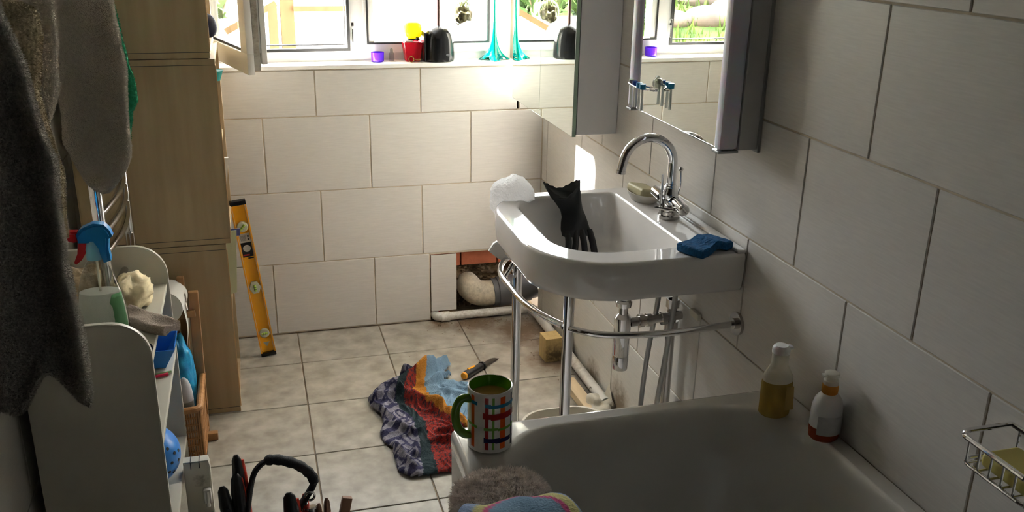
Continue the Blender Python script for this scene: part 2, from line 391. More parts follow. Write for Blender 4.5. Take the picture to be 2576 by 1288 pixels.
def tile(parent, plane, u0, u1, v0, v1, m=None, key='tile'):
    du, dv = u1 - u0, v1 - v0
    if du < .012 or dv < .012: return
    k = (plane, round(du, 4), round(dv, 4), m)
    if k not in tile_cache:
        t = .006; a, c = du / 2 - G / 2 - .0005, dv / 2 - G / 2 - .0005
        bm = B()
        if plane == 'y': box(bm, -a, a, 0, t, -c, c, .0014, 1)
        elif plane == 'x': box(bm, 0, t, -a, a, -c, c, .0014, 1)
        elif plane == '-x': box(bm, -t, 0, -a, a, -c, c, .0014, 1)
        else: box(bm, -a, a, -c, c, -t, 0, .0014, 1)
        me = bpy.data.meshes.new('tile'); bm.to_mesh(me); bm.free()
        me.materials.append(M['ftile'] if plane == 'z' else (m or M['tile'])); tile_cache[k] = me
    o = bpy.data.objects.new('tile', tile_cache[k]); C.objects.link(o)
    cu, cv = (u0 + u1) / 2, (v0 + v1) / 2
    P = {'y': (cu, 0, cv), 'x': (0, cu, cv), '-x': (XL, cu, cv), 'z': (cu, cv, 0)}[plane]
    o.parent = parent; o.location = Vector(P) - parent.location
rows = [(0, B0, 0)] + [(B0 + H * k, B0 + H * (k + 1), k + 1) for k in range(7)]
def clipz(z1): return min(z1, ZC - .004)
for z0, z1, k in rows:
    z1 = clipz(z1)
    # back wall
    off = XA + (0 if k % 2 == 0 else .2)
    x = off - 2.0
    while x < .0:
        a, c = max(x, XL + .002), min(x + W, -.001)
        x += W
        if c <= a: continue
        if k == 0:
            if a >= -.472: continue
            c = min(c, -.473)
            tile(wb, 'y', a, c, z0 + .003, z1)
        elif z1 <= WZ0 - .001: tile(wb, 'y', a, c, z0, z1)
        else:
            if z0 < WZ0: tile(wb, 'y', a, c, z0, WZ0 - .002) if not (a >= WX1) else None
            for (p, q) in ((a, min(c, WX0)), (max(a, WX1), c)):
                if q > p + .01: tile(wb, 'y', p, q, max(z0, WZ0 if p < WX0 else z0), z1)
    # side walls
    for pl, par in (('x', wr), ('-x', wl)):
        off = YC + (.2 if k % 2 == 0 else 0) if k else YC - .2
        if k in (2, 4, 6): off = YC - .2
        else: off = YC
        if k == 0: off = YC - .2
        y = off - 2.4
        while y < 0:
            a, c = max(y, YB + .002), min(y + W, -.001)
            if pl == '-x' and a < -1.78: a = -1.779
            if c > a: tile(par, pl, a, c, z0 + (.003 if k == 0 else 0), z1, M['tile_dirty'] if (k == 0 and pl == 'x') else None)
            y += W
s_ = .3306
for i in range(-3, 5):
    for j in range(0, 13):
        x0, x1 = -1.0229 + s_ * i, -1.0229 + s_ * (i + 1); y1 = .0483 - s_ * j; y0 = y1 - s_
        x0, x1, y0, y1 = max(x0, XL + .002), min(x1, -.002), max(y0, YB + .002), min(y1, -.004)
        if x1 > x0 and y1 > y0: tile(fl, 'z', x0, x1, y0, y1)
obj('trim_1', box(B(), WX0, WX1, -.006, .12, WZ0, 1.078, .003), M['sill'], kind='structure')

# recess contents : part of wall_back
rec = B()
def rough(bm, x0, x1, z0, z1, y, amp, n=60, seed=0, m=0, sc=18):
    grid(bm, n, n, lambda i, j: Vector((x0 + (x1 - x0) * i / (n - 1), y - amp * (.5 + fbm((i * .04, j * .04, seed), sc / 9, seed) + .35 * fbm((i * .04, j * .04, seed), sc / 2.5, seed) + .2 * random.random()), z0 + (z1 - z0) * j / (n - 1))), m)
rough(rec, -.471, -.0, -.0, .215, .15, .05, seed=3, sc=30)
obj('mortar', rec, M['mortar'], wb, recalc=False)
for (x0, x1) in ((-.471, -.33), (-.325, -.17), (-.165, -.0)):
    bx('brick', x0, x1, .065, .17, .212, .292, M['brick'], wb, .004)
obj('mortar', box(B(), -.471, 0, .003, .19, -.004, .002), M['mortar'], wb)
# loose cut tile hanging in the recess
obj('loose_tile', box(B(), -.468, -.36, -.001, .006, .040, .290, .001), M['tile'], None, label='loose upright piece of cut wall tile beside the open pipe hole', cat='tile')
obj('plastic_tag', box(B(), -.462, -.43, .012, .03, .005, .052, .002), M['redplastic'], None, label='small red plastic piece showing under the loose cut tile', cat='plastic')

# ---------------------------------------------------------------- window
win = obj('window_1', (lambda b: (box(b, WX0, WX1, .10, .165, 1.078, 1.118), box(b, WX0, WX1, .10, .165, 1.87, WZ1), box(b, WX0, WX0 + .035, .10, .165, 1.118, 1.87),
        box(b, WX1 - .075, WX1, .10, .165, 1.118, 1.87), box(b, -.755, -.690, .10, .165, 1.118, 1.87), b)[-1])(B()), M['upvc'], kind='structure', smooth=False)
def frame_strip(name, x0, x1, z0, z1, t, y0, y1, m, par, **k):
    b = B()
    box(b, x0, x1, y0, y1, z0, z0 + t); box(b, x0, x1, y0, y1, z1 - t, z1); box(b, x0, x0 + t, y0, y1, z0 + t, z1 - t); box(b, x1 - t, x1, y0, y1, z0 + t, z1 - t)
    return obj(name, b, m, par, smooth=False, **k)
frame_strip('gasket', WX0 + .033, -.753, 1.116, 1.872, .011, .088, .102, M['gasket'], win)
frame_strip('gasket', WX0 + .05, -.766, 1.134, 1.855, .004, .125, .14, M['gasket'], win)
frame_strip('sash_frame', -.700, -.185, 1.108, 1.88, .038, .088, .15, M['upvc'], win)
frame_strip('gasket', -.690, -.205, 1.140, 1.855, .007, .083, .095, M['gasket'], win)
bx('glass_pane', -.69, -.20, .118, .122, 1.14, 1.85, M['glass'], win, 0)
b = B(); box(b, -.748, -.742, .07, .1, 1.15, 1.20, .002); box(b, -.75, -.74, .065, .085, 1.21, 1.225, .002)
obj('window_catch', b, M['silver'], win)
bx('outer_sill', WX0, WX1, .165, .36, 1.02, 1.075, M['render'], win)
# open casement
hinge = Vector((-1.292, .085, 0)); d = Vector((.155, -.545, 0)).normalized(); nrm = Vector((-d.y, d.x, 0))   # nrm points to +x
TS = Matrix(((d.x, nrm.x, 0, hinge.x), (d.y, nrm.y, 0, hinge.y), (0, 0, 1, 0), (0, 0, 0, 1)))
L_, Z0, Z1 = .568, 1.118, 1.86
b = B()
for q in [(0, L_, 0, .022, Z0, Z0 + .066), (0, L_, 0, .022, Z1 - .066, Z1), (0, .066, 0, .022, Z0 + .066, Z1 - .066), (L_ - .066, L_, 0, .022, Z0 + .066, Z1 - .066)]:
    box(b, *q, .001, T=TS)
for q in [(.02, L_ - .02, .022, .05, Z0 + .02, Z0 + .066), (.02, L_ - .02, .022, .05, Z1 - .066, Z1 - .02), (.02, .066, .022, .05, Z0 + .066, Z1 - .066), (L_ - .066, L_ - .012, .022, .05, Z0 + .066, Z1 - .066)]:
    box(b, *q, .001, T=TS)
sash = obj('open_casement', b, M['upvc'], win, label='window casement swung open into the room')
b = B(); box(b, L_ - .016, L_ - .002, .023, .042, Z0 + .012, Z1 - .012, .001, T=TS); obj('lock_strip', b, M['upvc_old'], sash)
b = B(); box(b, L_ - .030, L_ - .008, .05, .068, Z0 + .03, Z1 - .03, .002, T=TS); obj('edge_profile', b, M['upvc'], sash)
b = B()
for q in [(.066, L_ - .066, .0095, .0125, Z0 + .066, Z0 + .074), (.066, .074, .0095, .0125, Z0 + .07, Z1 - .07), (L_ - .072, L_ - .066, .0095, .0125, Z0 + .07, Z1 - .07)]: box(b, *q, T=TS)
obj('gasket', b, M['gasket'], sash)
b = B(); box(b, .066, L_ - .066, .012, .016, Z0 + .066, Z1 - .066, T=TS); obj('glass_pane', b, M['glass'], sash)

# ---------------------------------------------------------------- garden
g = obj('ground', (lambda b: (box(b, -14, 14, .3, 30, -.3, -.15), b)[1])(B()), M['patio'], kind='structure', label='pale paved ground outside')
obj('house_wall', box(B(), .9, 1.2, 1.2, 6.5, -.15, 3.0), M['render'], label='white rendered garden wall outside the window', cat='wall')
b = B()
for q in [(-6, XL - .13, .16, .36, -.15, 5.2), (.13, .89, .16, .36, -.15, 5.2), (XL - .13, .13, .31, .37, 1.95, 5.2)]: box(b, *q)
obj('shading_wall_outside', b, M['shadebrick'], kind='structure', smooth=False)  # out-of-view outer wall, added to shade the house side of the fence
obj('bright_backing_wall', box(B(), -1.4, 7, 7.0, 7.2, -.15, 1.15), M['render'], label='low white wall added far behind the fence to keep the view bright', cat='wall')  # white wall added so the top of the pane burns out to white
fe = thing('garden_fence', (-.6, 3, -.15), 'pale new timber garden fence seen through the open window', 'fence')
for x in (-.86, 1.5): obj('post', box(B(), x - .045, x + .045, 2.955, 3.045, -.15, 1.075, .004), M['fence'], fe)
bx('rail', -.82, -.46, 2.93, 2.955, 1.0, 1.035, M['fence'], fe); bx('rail', -.82, .62, 2.93, 2.955, .15, .20, M['fence'], fe)
for i in range(13):
    x = -.81 + i * .108; bx('board', x, x + .105, 2.957, 2.98, -.10, 1.03, M['render'], fe, .003)
ga = thing('garden_gate', (-1.3, 3, -.15), 'pale timber gate with a diagonal brace left of the fence post', 'gate')
bx('post', -.985, -.925, 2.96, 3.03, -.15, 1.03, M['fence'], ga)
for i in range(8): x = -1.86 + i * .108; bx('board', x, x + .105, 2.99, 3.01, -.05, .95 + 0 * i, M['render'], ga, .003)
b = B(); T_ = Matrix.Translation((-1.28, 2.97, .86)) @ Matrix.Rotation(-.50, 4, 'Y'); box(b, .02, .40, -.012, .012, -.02, .02, T=T_); obj('brace', b, M['fence'], ga)
# raised grassy bank with stones
b = B()
def bank(i, j):
    x = -9 + i * .11; y = 2.6 + j * .14; 
    h = min(1, max(0, (-1.75 - x) / .5)); h = h * h * (3 - 2 * h)
    return Vector((x, y, -.15 + h * (.62 + .35 * min(1, max(0, (y - 3.1) / 1.5)) + .45 * min(1, max(0, (y - 4.6) / 3)) + .08 * fbm((x, y, 0), 2))))
grid(b, 68, 62, bank); bk = obj('grass_bank', b, M['grass'], label='raised sunny grass bank reflected in the lit mirror', cat='bank', recalc=False)
b = B()
for i in range(2600):
    x = random.uniform(-5.6, -1.9); y = random.uniform(2.7, 6); hh = random.uniform(.05, .16)
    p = bank((x + 9) / .11, (y - 2.6) / .14); a = random.uniform(0, PI); wv = Vector((math.cos(a), math.sin(a), 0)) * .012
    v = [b.verts.new(p - wv), b.verts.new(p + wv), b.verts.new(p + Vector((random.uniform(-.05, .05), random.uniform(-.05, .05), hh)))]
    b.faces.new(v)
obj('grass_blades', b, M['grass'], bk, kind='stuff', recalc=False, smooth=False)
for i, (x, y, r) in enumerate([(-3.1, 4.3, .2), (-3.5, 4.45, .26), (-4.0, 4.4, .22), (-2.7, 4.25, .15), (-4.5, 4.7, .3), (-3.3, 4.9, .22)]):
    b = B(); p = bank((x + 9) / .11, (y - 2.6) / .14)
    for v in sphere(b, p + Vector((0, 0, r * .2)), r, 1.3, .9, .6, 14, 10): v.co += v.co.normalized() * .12 * r * fbm(v.co, 5)
    obj('stone', b, M['stone'], None, label='%s garden stone on the grass bank outside' % ('middle-sized', 'large flat', 'third largest, leftward', 'smallest', 'biggest far-left', 'rearmost')[i], cat='stone', group='stones on the grass bank')
def foliage(name, c, rad, n, size, m, par=None, **k):
    b = B()
    for i in range(n):
        v = Vector((random.gauss(0, 1), random.gauss(0, 1), random.gauss(0, 1))).normalized() * random.uniform(.45, 1) ** .6
        p = Vector(c) + Vector((v.x * rad[0], v.y * rad[1], v.z * rad[2]))
        q = Matrix.Rotation(random.uniform(0, 6.28), 3, 'Z') @ Matrix.Rotation(random.uniform(-1.3, 1.3), 3, 'X')
        s = size * random.uniform(.6, 1.3)
        b.faces.new([b.verts.new(p + q @ Vector(w_)) for w_ in ((-.35 * s, 0, 0), (0, -.55 * s, .05 * s), (.35 * s, 0, 0), (0, .7 * s, .05 * s))])
    return obj(name, b, m, par, smooth=False, recalc=False, **k)
sh = thing('garden_shrub', (-1.9, 4.4, .3), 'green leafy shrub outside reflected in the cabinet mirror doors', 'shrub')
b = B()
for i in range(7): a = i * .9; tube(b, [(-1.75, 4.3, .0), (-1.75 + .3 * math.cos(a), 4.3 + .3 * math.sin(a), .5), (-1.75 + .5 * math.cos(a), 4.3 + .4 * math.sin(a), 1.0)], [.02, .014, .006], 6)
obj('branches', b, M['bark'], sh)
foliage('foliage', (-1.85, 4.4, .75), (.62, .7, .72), 2200, .12, M['leaf'], sh, kind='stuff')
tr = thing('garden_tree', (-7.1, 7.2, .8), 'broad leafy garden tree beyond the bank', 'tree')
b = B(); tube(b, [(-7.1, 7.2, .8), (-7.15, 7.2, 1.8), (-7.2, 7.2, 3.2), (-7.2, 7.2, 4.2)], [.14, .12, .09, .04], 10)
obj('trunk', b, M['bark'], tr)
foliage('foliage', (-7.2, 7.2, 3.9), (1.5, 1.2, 1.4), 6000, .24, M['leaf'], tr, kind='stuff')
obj('sky_blocking_hedge', (lambda b: (grid(b, 120, 40, lambda i, j: Vector((-16 + i * .26, 8.5 + .9 * fbm((i * .3, j * .3, 2), 1) + .3 * fbm((i, j, 2), 1), -.15 + j * .055 * (1 + .15 * fbm((i * .2, 0, 5), 1))))), b)[1])(B()), M['hedge'], label='dark hedge added at the end of the garden to block low skylight', cat='hedge', recalc=False)  # hedge added to hold back low sky light from the deep room

# ---------------------------------------------------------------- basin
bas = thing('washbasin', (-.25, -1.36, .66), 'white ceramic washbasin with a curved front on chrome legs', 'basin')
X0, X1, Y0, Y1, ZR = -.512, -.004, -1.672, -1.045, .848
def outl(ins, z, dz=0):
    return rrect(X0 + ins, X1, Y0 + ins, Y1 - ins, z, (max(.21 - ins, .02), .004, .004, max(.175 - ins, .02)), 14)
def inl(ins, z, rk=1):
    return rrect(-.441 + ins, -.121 - ins * .55, -1.587 + ins, -1.092 - ins, z, (max(.135 - ins * .5, .03) * rk, .022, .022, max(.105 - ins * .4, .03) * rk), 14)
b = B()
lo = [inl(.10, .716), inl(.085, .718), inl(.062, .728), inl(.045, .75), inl(.02, .80), inl(.008, .832), inl(.003, .842), inl(0, .8465), inl(-.004, .8486), inl(-.0065, .849), inl(-.0067, .849)]
lo += [outl(.0092, .849), outl(.009, .849), outl(.0035, .8468), outl(0, .841), outl(.0, .80), outl(.004, .765), outl(.009, .751), outl(.018, .7475), outl(.05, .747)]
lo += [[Vector((min(p.x, -.05), p.y, p.z)) for p in outl(.075, .742)], [Vector((min(p.x, -.05), p.y, p.z)) for p in outl(.10, .718)], [Vector((min(p.x, -.08), p.y, p.z)) for p in outl(.15, .692)]]
R_ = loops_mesh(b, lo, True); b.faces.new(list(reversed(R_[0])))
# wall side upstand
obj('bowl', b, M['ceramic'], bas, angle=50)
bx('upstand', -.026, -.002, Y0 + .004, Y1 - .004, .848, .858, M['ceramic'], bas, .004)
b = B(); tube(b, [(-.1245, -1.347, .815), (-.114, -1.347, .815)], .0115, 16); obj('overflow_hole', b, M['darkline'], bas)
b = B(); lathe(b, [(.03, 0), (.03, .004), (.024, .006), (.008, .005)], (-.27, -1.34, .716), 24); obj('plug', b, M['chrome'], bas)
# towel rail of the basin and the two legs
rail = smooth_path([(-.004, -1.662, .66), (-.18, -1.676, .66), (-.32, -1.66, .66), (-.40, -1.62, .66), (-.455, -1.53, .66), (-.485, -1.42, .66), (-.492, -1.30, .66), (-.492, -1.20, .66), (-.472, -1.13, .662), (-.44, -1.085, .665), (-.40, -1.07, .67), (-.20, -1.06, .672), (-.004, -1.06, .672)], 6)
b = B(); tube(b, rail, .0085, 14); obj('towel_bar', b, M['chrome'], bas)
b = B(); tube(b, [(-.0005, -1.662, .66), (-.008, -1.662, .66)], .03, 28); tube(b, [(-.008, -1.662, .66), (-.016, -1.662, .66)], .014, 20)
obj('wall_flange', b, M['chrome_dull'], bas)
for (x, y) in ((-.455, -1.235), (-.424, -1.585)):
    b = B(); tube(b, [(x, y, 0.006), (x, y, .75)], .0135, 18); tube(b, [(x, y, 0), (x, y, .01)], .02, 18)
    obj('leg', b, M['chrome'], bas)
    b = B(); px = min(rail, key=lambda p: (p - Vector((x, y, .66))).length)
    tube(b, [(x, y, .73), (px.x * .5 + x * .5, px.y * .5 + y * .5, .69), tuple(px)], .006, 10); tube(b, [px + Vector((0, 0, -.004)), px + Vector((0, 0, .004))], .012, 12)
    obj('bracket', b, M['chrome'], bas)
# tap
tap = thing('basin_tap', (-.068, -1.36, .849), 'chrome swan-neck mixer tap on the back of the basin', 'tap')
b = B(); lathe(b, [(.030, 0), (.030, .009), (.026, .011), (.0245, .013), (.0245, .02), (.0225, .022), (.0225, .050), (.021, .056)], (-.068, -1.36, .849), 32); obj('base', b, M['chrome_dull'], tap)
b = B(); lathe(b, [(.020, 0), (.020, .02), (.0175, .024), (.0175, .034), (.0145, .038), (.0145, .042)], (-.068, -1.36, .903), 28)
tube(b, [(-.068, -1.335, .900), (-.068, -1.385, .900)], .015, 20); obj('body', b, M['chrome'], tap)
cxn, czn, rn = -.1385, 1.000, .0715
pts = [(-.067, -1.36, .94), (-.067, -1.36, .97), (-.067, -1.36, .99)] + [(cxn + rn * math.cos(a), -1.36, czn + rn * math.sin(a)) for a in [PI * k / 20 for k in range(0, 20)]] + [(cxn - rn - .002, -1.36, czn - .002), (cxn - rn - .004, -1.36, czn - .012)]
b = B(); tube(b, pts, .0125, 20); tube(b, [pts[-1], (pts[-1][0] - .001, -1.36, pts[-1][2] - .008)], .0135, 20); obj('spout', b, M['chrome'], tap)
b = B(); tube(b, [(-.060, -1.385, .898), (-.058, -1.428, .889)], [.0175, .0165], 24); tube(b, [(-.058, -1.428, .889), (-.0578, -1.434, .888)], [.0165, .013], 24)
obj('handle', b, M['chrome'], tap)
b = B(); tube(b, [(-.078, -1.335, .902), (-.082, -1.295, .908)], [.0165, .0155], 24); obj('handle', b, M['chrome'], tap)
b = B(); tube(b, [(-.095, -1.365, .862), (-.096, -1.365, .972)], .0034, 10); tube(b, [(-.118, -1.375, .886), (-.066, -1.400, .880)], .0035, 10); obj('handle_rods', b, M['chrome_dull'], tap)
b = B(); tube(b, smooth_path([(-.044, -1.352, .905), (-.036, -1.352, .935), (-.038, -1.352, .975)], 5), .0022, 8); sphere(b, (-.038, -1.352, .980), .0065, u=16, v=10); obj('plug_lever', b, M['chrome_dull'], tap)
# bottle trap and pipes under the basin
tp = thing('bottle_trap', (-.18, -1.36, .41), 'chrome bottle trap with waste pipe under the basin', 'pipe')
b = B(); lathe(b, [(.021, 0), (.0225, .004), (.0225, .040), (.0215, .042), (.0235, .046), (.0235, .12), (.024, .124), (.024, .158), (.018, .166), (.013, .170), (.013, .188), (.022, .192), (.024, .205), (.019, .212), (.024, .216), (.024, .236), (.018, .240), (.018, .29)], (-.182, -1.36, .408), 28)
obj('trap_body', b, M['chrome'], tp)
b = B(); tube(b, [(-.16, -1.36, .548), (-.005, -1.36, .556)], .0135, 16)
for x in (-.128, -.105, -.06): tube(b, [(x - .006, -1.36, .5495), (x + .008, -1.36, .550)], .019, 16)
obj('waste_arm', b, M['chrome_dull'], tp)
b = B(); tube(b, [(-.026, -1.345, .06), (-.026, -1.345, .60)], .0135, 16); tube(b, [(-.026, -1.345, .50), (-.026, -1.345, .535)], .02, 16); tube(b, [(-.026, -1.345, .575), (-.026, -1.345, .6)], .019, 6); obj('down_pipe', b, M['chrome_dull'], tp)
for name, P_ in (('flexible_hose', [(-.069, -1.345, .70), (-.070, -1.34, .60), (-.088, -1.33, .40), (-.10, -1.33, .15), (-.10, -1.33, 0.0)]), ('flexible_hose', [(-.034, -1.37, .70), (-.036, -1.375, .60), (-.052, -1.375, .42), (-.072, -1.375, .22), (-.08, -1.375, 0.0)])):
    b = B(); tube(b, smooth_path(P_, 6), .0075, 12); obj(name, b, M['alu'], tp)
obj('pipe_outlet', (lambda b: (box(b, -.014, -.001, -1.475, -1.425, .585, .605, .003), b)[1])(B()), M['rag'], label='small broken pipe opening in the tiled wall behind the basin', cat='fitting')
# soap dish + soap, sponge
dsh = thing('soap_dish', (-.062, -1.185, .849), 'frosted plastic soap dish on the basin behind the tap', 'soap dish')
b = B(); lathe(b, [(.036, 0), (.044, .002), (.050, .010), (.056, .018), (.058, .026), (.0555, .026), (.052, .018), (.047, .010), (.035, .006)], (-.066, -1.185, .849), 36, sx=.78, sy=1.15); obj('dish', b, M['dish'], dsh)
b = B(); T_ = Matrix.Translation((-.068, -1.178, .873)) @ Matrix.Rotation(.12, 4, 'Z') @ Matrix.Rotation(.16, 4, 'Y'); box(b, -.029, .029, -.045, .045, -.013, .015, .008, 3, T=T_)
obj('soap_bar', b, M['soap'], label='olive green soap bar tilted in the soap dish', cat='soap')
b = B(); nx, ny = 40, 24
def spg(i, j, k):
    u = i / (nx - 1) * 2 - 1; v = j / (ny - 1) * 2 - 1
    x = u * .062 * (1 - .05 * v * v); y = v * .040 * (1 - .13 * (1 - math.cos(u * PI)) * .5 * 0 - .16 * math.exp(-(u * 2.2) ** 2) * abs(v))
    z = .009 * math.exp(-((u - .15) * 3) ** 2) + (.011 if k else -.011) * (1 if max(abs(u), abs(v)) < .999 else .75)
    return Vector((x, y, z + .0012 * fbm((u, v, k), 6)))
Vt = grid(b, nx, ny, lambda i, j: spg(i, j, 1)); Vb = grid(b, nx, ny, lambda i, j: spg(i, j, 0))
for i in range(nx - 1): b.faces.new((Vt[i][0], Vb[i][0], Vb[i + 1][0], Vt[i + 1][0])); b.faces.new((Vt[i][-1], Vt[i + 1][-1], Vb[i + 1][-1], Vb[i][-1]))
for j in range(ny - 1): b.faces.new((Vt[0][j], Vt[0][j + 1], Vb[0][j + 1], Vb[0][j])); b.faces.new((Vt[-1][j], Vb[-1][j], Vb[-1][j + 1], Vt[-1][j + 1]))
T_ = Matrix.Translation((-.094, -1.628, .861)) @ Matrix.Rotation(.45, 4, 'Z')
for v in b.verts: v.co = T_ @ v.co
obj('cleaning_sponge', b, M['sponge'], label='blue wavy cellulose sponge on the near corner of the basin', cat='sponge')

# ---------------------------------------------------------------- rubber glove in the basin (leans on the far rim)
b = B()
rows_ = [  # (left x, right x, z) on y=-1.15 reference, then pushed nearer lower down
    (-.360, -.249, .905), (-.350, -.249, .885), (-.338, -.246, .865), (-.322, -.243, .845), (-.306, -.238, .822), (-.301, -.228, .800), (-.303, -.222, .785), (-.303, -.215, .765), (-.298, -.205, .745)]
def glove_pt(t, f):
    k = t * (len(rows_) - 1); i = min(int(k), len(rows_) - 2); q = k - i
    A_, Bq = rows_[i], rows_[i + 1]
    return A_[0] * (1 - q) + Bq[0] * q, A_[1] * (1 - q) + Bq[1] * q, A_[2] * (1 - q) + Bq[2] * q
NU, NV = 36, 34
cam_l = Vector((-1.135, -3.565, 1.6))
def gy(z): return -1.105 - (0.91 - z) * .55
def toplane(x, z):
    # keep the same sight as the y=-1.15 reference while placing at its real depth
    P_ = Vector((x, -1.15, z)); y = gy(z)
    t = (y - cam_l.y) / (P_.y - cam_l.y); return cam_l + (P_ - cam_l) * t
def gl(i, j):
    t = j / (NV - 1); a = 2 * PI * i / NU
    x0, x1, z = glove_pt(t, 0); c = (x0 + x1) / 2; h = (x1 - x0) / 2
    x = c + h * math.cos(a)
    if t < .25: z = z - .030 * (1 - t * 4) * (1 - abs(math.cos(a)) ** 1.6) * 1.0 + (.003 * (i % 2) if j == 0 else 0)
    p = toplane(x, z); th = .012 + .012 * (1 - min(1, t * 2)) + .004 * math.sin(a * 3 + t * 9)
    return p + Vector((0, th * math.sin(a), .3 * th * math.sin(a)))
V_ = grid(b, NU, NV, gl, closed_u=True)
gb = [V_[i][-1].co.copy() for i in range(NU)]
b.faces.new([V_[i][-1] for i in range(NU)])
gv = obj('rubber_glove', b, M['blackrubber'], label='black rubber glove with zigzag cuff hanging into the basin', cat='glove', angle=70, recalc=True)
for k, (xa, xb, zb, r) in enumerate([(-.286, -.278, .70, .0095), (-.262, -.258, .688, .009), (-.243, -.226, .683, .009), (-.219, -.196, .68, .0095)]):
    b = B(); p0, p1 = toplane(xa + .004, .755), toplane(xb + .002, zb)
    tube(b, smooth_path([p0, p0 * .5 + p1 * .5 + Vector((0, -.005, .002)), p1, p1 + Vector((.002, -.012, -.012))], 5), [r] * 14 + [r * .8, r * .4], 12)
    obj('finger', b, M['blackrubber'], gv)

# crumpled wrap at the far left corner of the basin
b = B()
for v in sphere(b, (0, 0, 0), 1, u=64, v=40):
    n_ = v.co.normalized(); q = 1 + .16 * fbm(n_, 1.6, 2) + .09 * abs(fbm(n_, 4.5, 5)) + .04 * abs(fbm(n_, 11, 5))
    v.co = Vector((-.428, -1.075, .862)) + Vector((n_.x * .064 * q + .012 * n_.z, n_.y * .05 * q, n_.z * .05 * q * (1 if n_.z > 0 else 1.5)))
    if v.co.x > -.42: v.co.z -= (v.co.x + .42) * .45
obj('plastic_wrap', b, M['wrap'], label='crumpled clear plastic wrap glowing at the far corner of the basin', cat='plastic wrap')
b = B()
prism(b, [(-.502, .694), (-.488, .716), (-.455, .735), (-.44, .70), (-.436, .668), (-.452, .655), (-.478, .672)], -1.10, -1.085, 'y', bev=.003)
obj('bracket_cover', b, M['whiteplastic'], bas)

# ---------------------------------------------------------------- bath
bt = thing('bathtub', (-.39, -2.7, 0), 'white acrylic bath with a rounded inner rim along the right wall', 'bath')
BX0, BX1, BY0, BY1, ZB = -.786, -.003, -3.55, -1.883, .597
def bo(i, z): return rrect(BX0 + i, BX1, BY0 + i, BY1 - i, z, (max(.02 - i, .004), .004, .004, max(.022 - i, .004)), 12)
def bi(i, z): return rrect(-.703 + i, -.042 - i * .6, -3.42 + i * 1.3, -1.930 - i * 1.2, z, (.13, .13, .19 + i * .2, .145 + i * .2), 12)
b = B()
lo = [bi(.16, .17), bi(.13, .173), bi(.105, .19), bi(.088, .24), bi(.055, .38), bi(.030, .49), bi(.014, .56), bi(.0065, .582), bi(.002, .5885), bi(-.001, .593), bi(-.005, .5962), bi(-.009, .597), bi(-.0092, .597),
      bo(.0122, .597), bo(.012, .597), bo(.006, .5958), bo(.0015, .5915), bo(0, .583), bo(0, .56), bo(.003, .555), bo(.02, .555)]
R_ = loops_mesh(b, lo, False); b.faces.new(list(reversed(R_[0])))
obj('tub', b, M['bath'], bt, angle=60)
bx('side_panel', BX0 + .004, BX0 + .02, BY0, BY1 - .004, .0, .553, M['bathpanel'], bt, .002)
bx('end_panel', BX0 + .02, BX1, BY1 - .016, BY1 - .006, .0, .553, M['bathpanel'], bt, .002)

# mug
mg = thing('mug', (-.718, -1.962, .597), 'white mug with coloured check stripes, green inside and handle', 'mug')
b = B(); RM, HM = .0455, .132; NA, NZ = 120, 66
def mug_mat(a, z):
    a = (a + 2 * PI) % (2 * PI)
    for c, wd, mm in ((4.32, .075, 2), (4.62, .06, 6), (5.05, .115, 3), (3.62, .10, 3), (5.62, .09, 5), (.3, .1, 2), (.9, .12, 3), (1.5, .08, 6), (2.2, .1, 4), (2.85, .08, 2)):
        if abs(a - c) < wd and .008 < z < HM - .006: v_ = mm; break
    else: v_ = 0
    for z0, hw, mm, a0, a1 in ((.108, .0042, 4, 4.25, 7.5), (.085, .0068, 2, 4.15, 7.5), (.056, .003, 6, 4.2, 8), (.030, .0052, 5, 4.2, 7.5), (.108, .004, 4, 3.0, 3.9), (.056, .003, 6, 3.1, 3.9)):
        zz = z + .0025 * math.sin(a * 1.5)
        if abs(zz - z0) < hw and (a0 < a < a1 or a0 < a + 2 * PI < a1): v_ = mm
    return v_
rg = [[b.verts.new((-.718 + RM * math.cos(2 * PI * i / NA), -1.962 + RM * math.sin(2 * PI * i / NA), .597 + .003 + (HM - .003) * j / NZ)) for i in range(NA)] for j in range(NZ + 1)]
for j in range(NZ):
    for i in range(NA):
        f = b.faces.new((rg[j][i], rg[j][(i + 1) % NA], rg[j + 1][(i + 1) % NA], rg[j + 1][i])); f.material_index = mug_mat(2 * PI * (i + .5) / NA, HM * (j + .5) / NZ)
bot = [b.verts.new((-.718 + .041 * math.cos(2 * PI * i / NA), -1.962 + .041 * math.sin(2 * PI * i / NA), .5975)) for i in range(NA)]
for i in range(NA): b.faces.new((bot[i], bot[(i + 1) % NA], rg[0][(i + 1) % NA], rg[0][i]))
b.faces.new(list(reversed(bot)))
prev = rg[-1]
for r_, z_, mm in ((.0452, .1335, 0), (.0438, .1342, 0), (.0424, .1335, 0), (.0420, .131, 1), (.0418, .02, 1)):
    cur = [b.verts.new((-.718 + r_ * math.cos(2 * PI * i / NA), -1.962 + r_ * math.sin(2 * PI * i / NA), .597 + z_)) for i in range(NA)]
    for i in range(NA): b.faces.new((prev[i], prev[(i + 1) % NA], cur[(i + 1) % NA], cur[i])).material_index = mm
    prev = cur
b.faces.new(prev).material_index = 1
obj('cup', b, [M[k] for k in ('mugwhite', 'muggreen', 'mugred', 'mugorange', 'mugblue', 'mugnavy', 'mugleaf')], mg, recalc=False)
b = B(); lathe(b, [(.0417, 0), (.0417, .001)], (-.718, -1.962, .597 + .108), 40); obj('tea', b, M['tea'], mg)
b = B(); a = math.radians(192); dx, dy = math.cos(a), math.sin(a)
hp = [(.044, .112), (.062, .116), (.074, .100), (.076, .076), (.070, .052), (.057, .036), (.044, .032)]
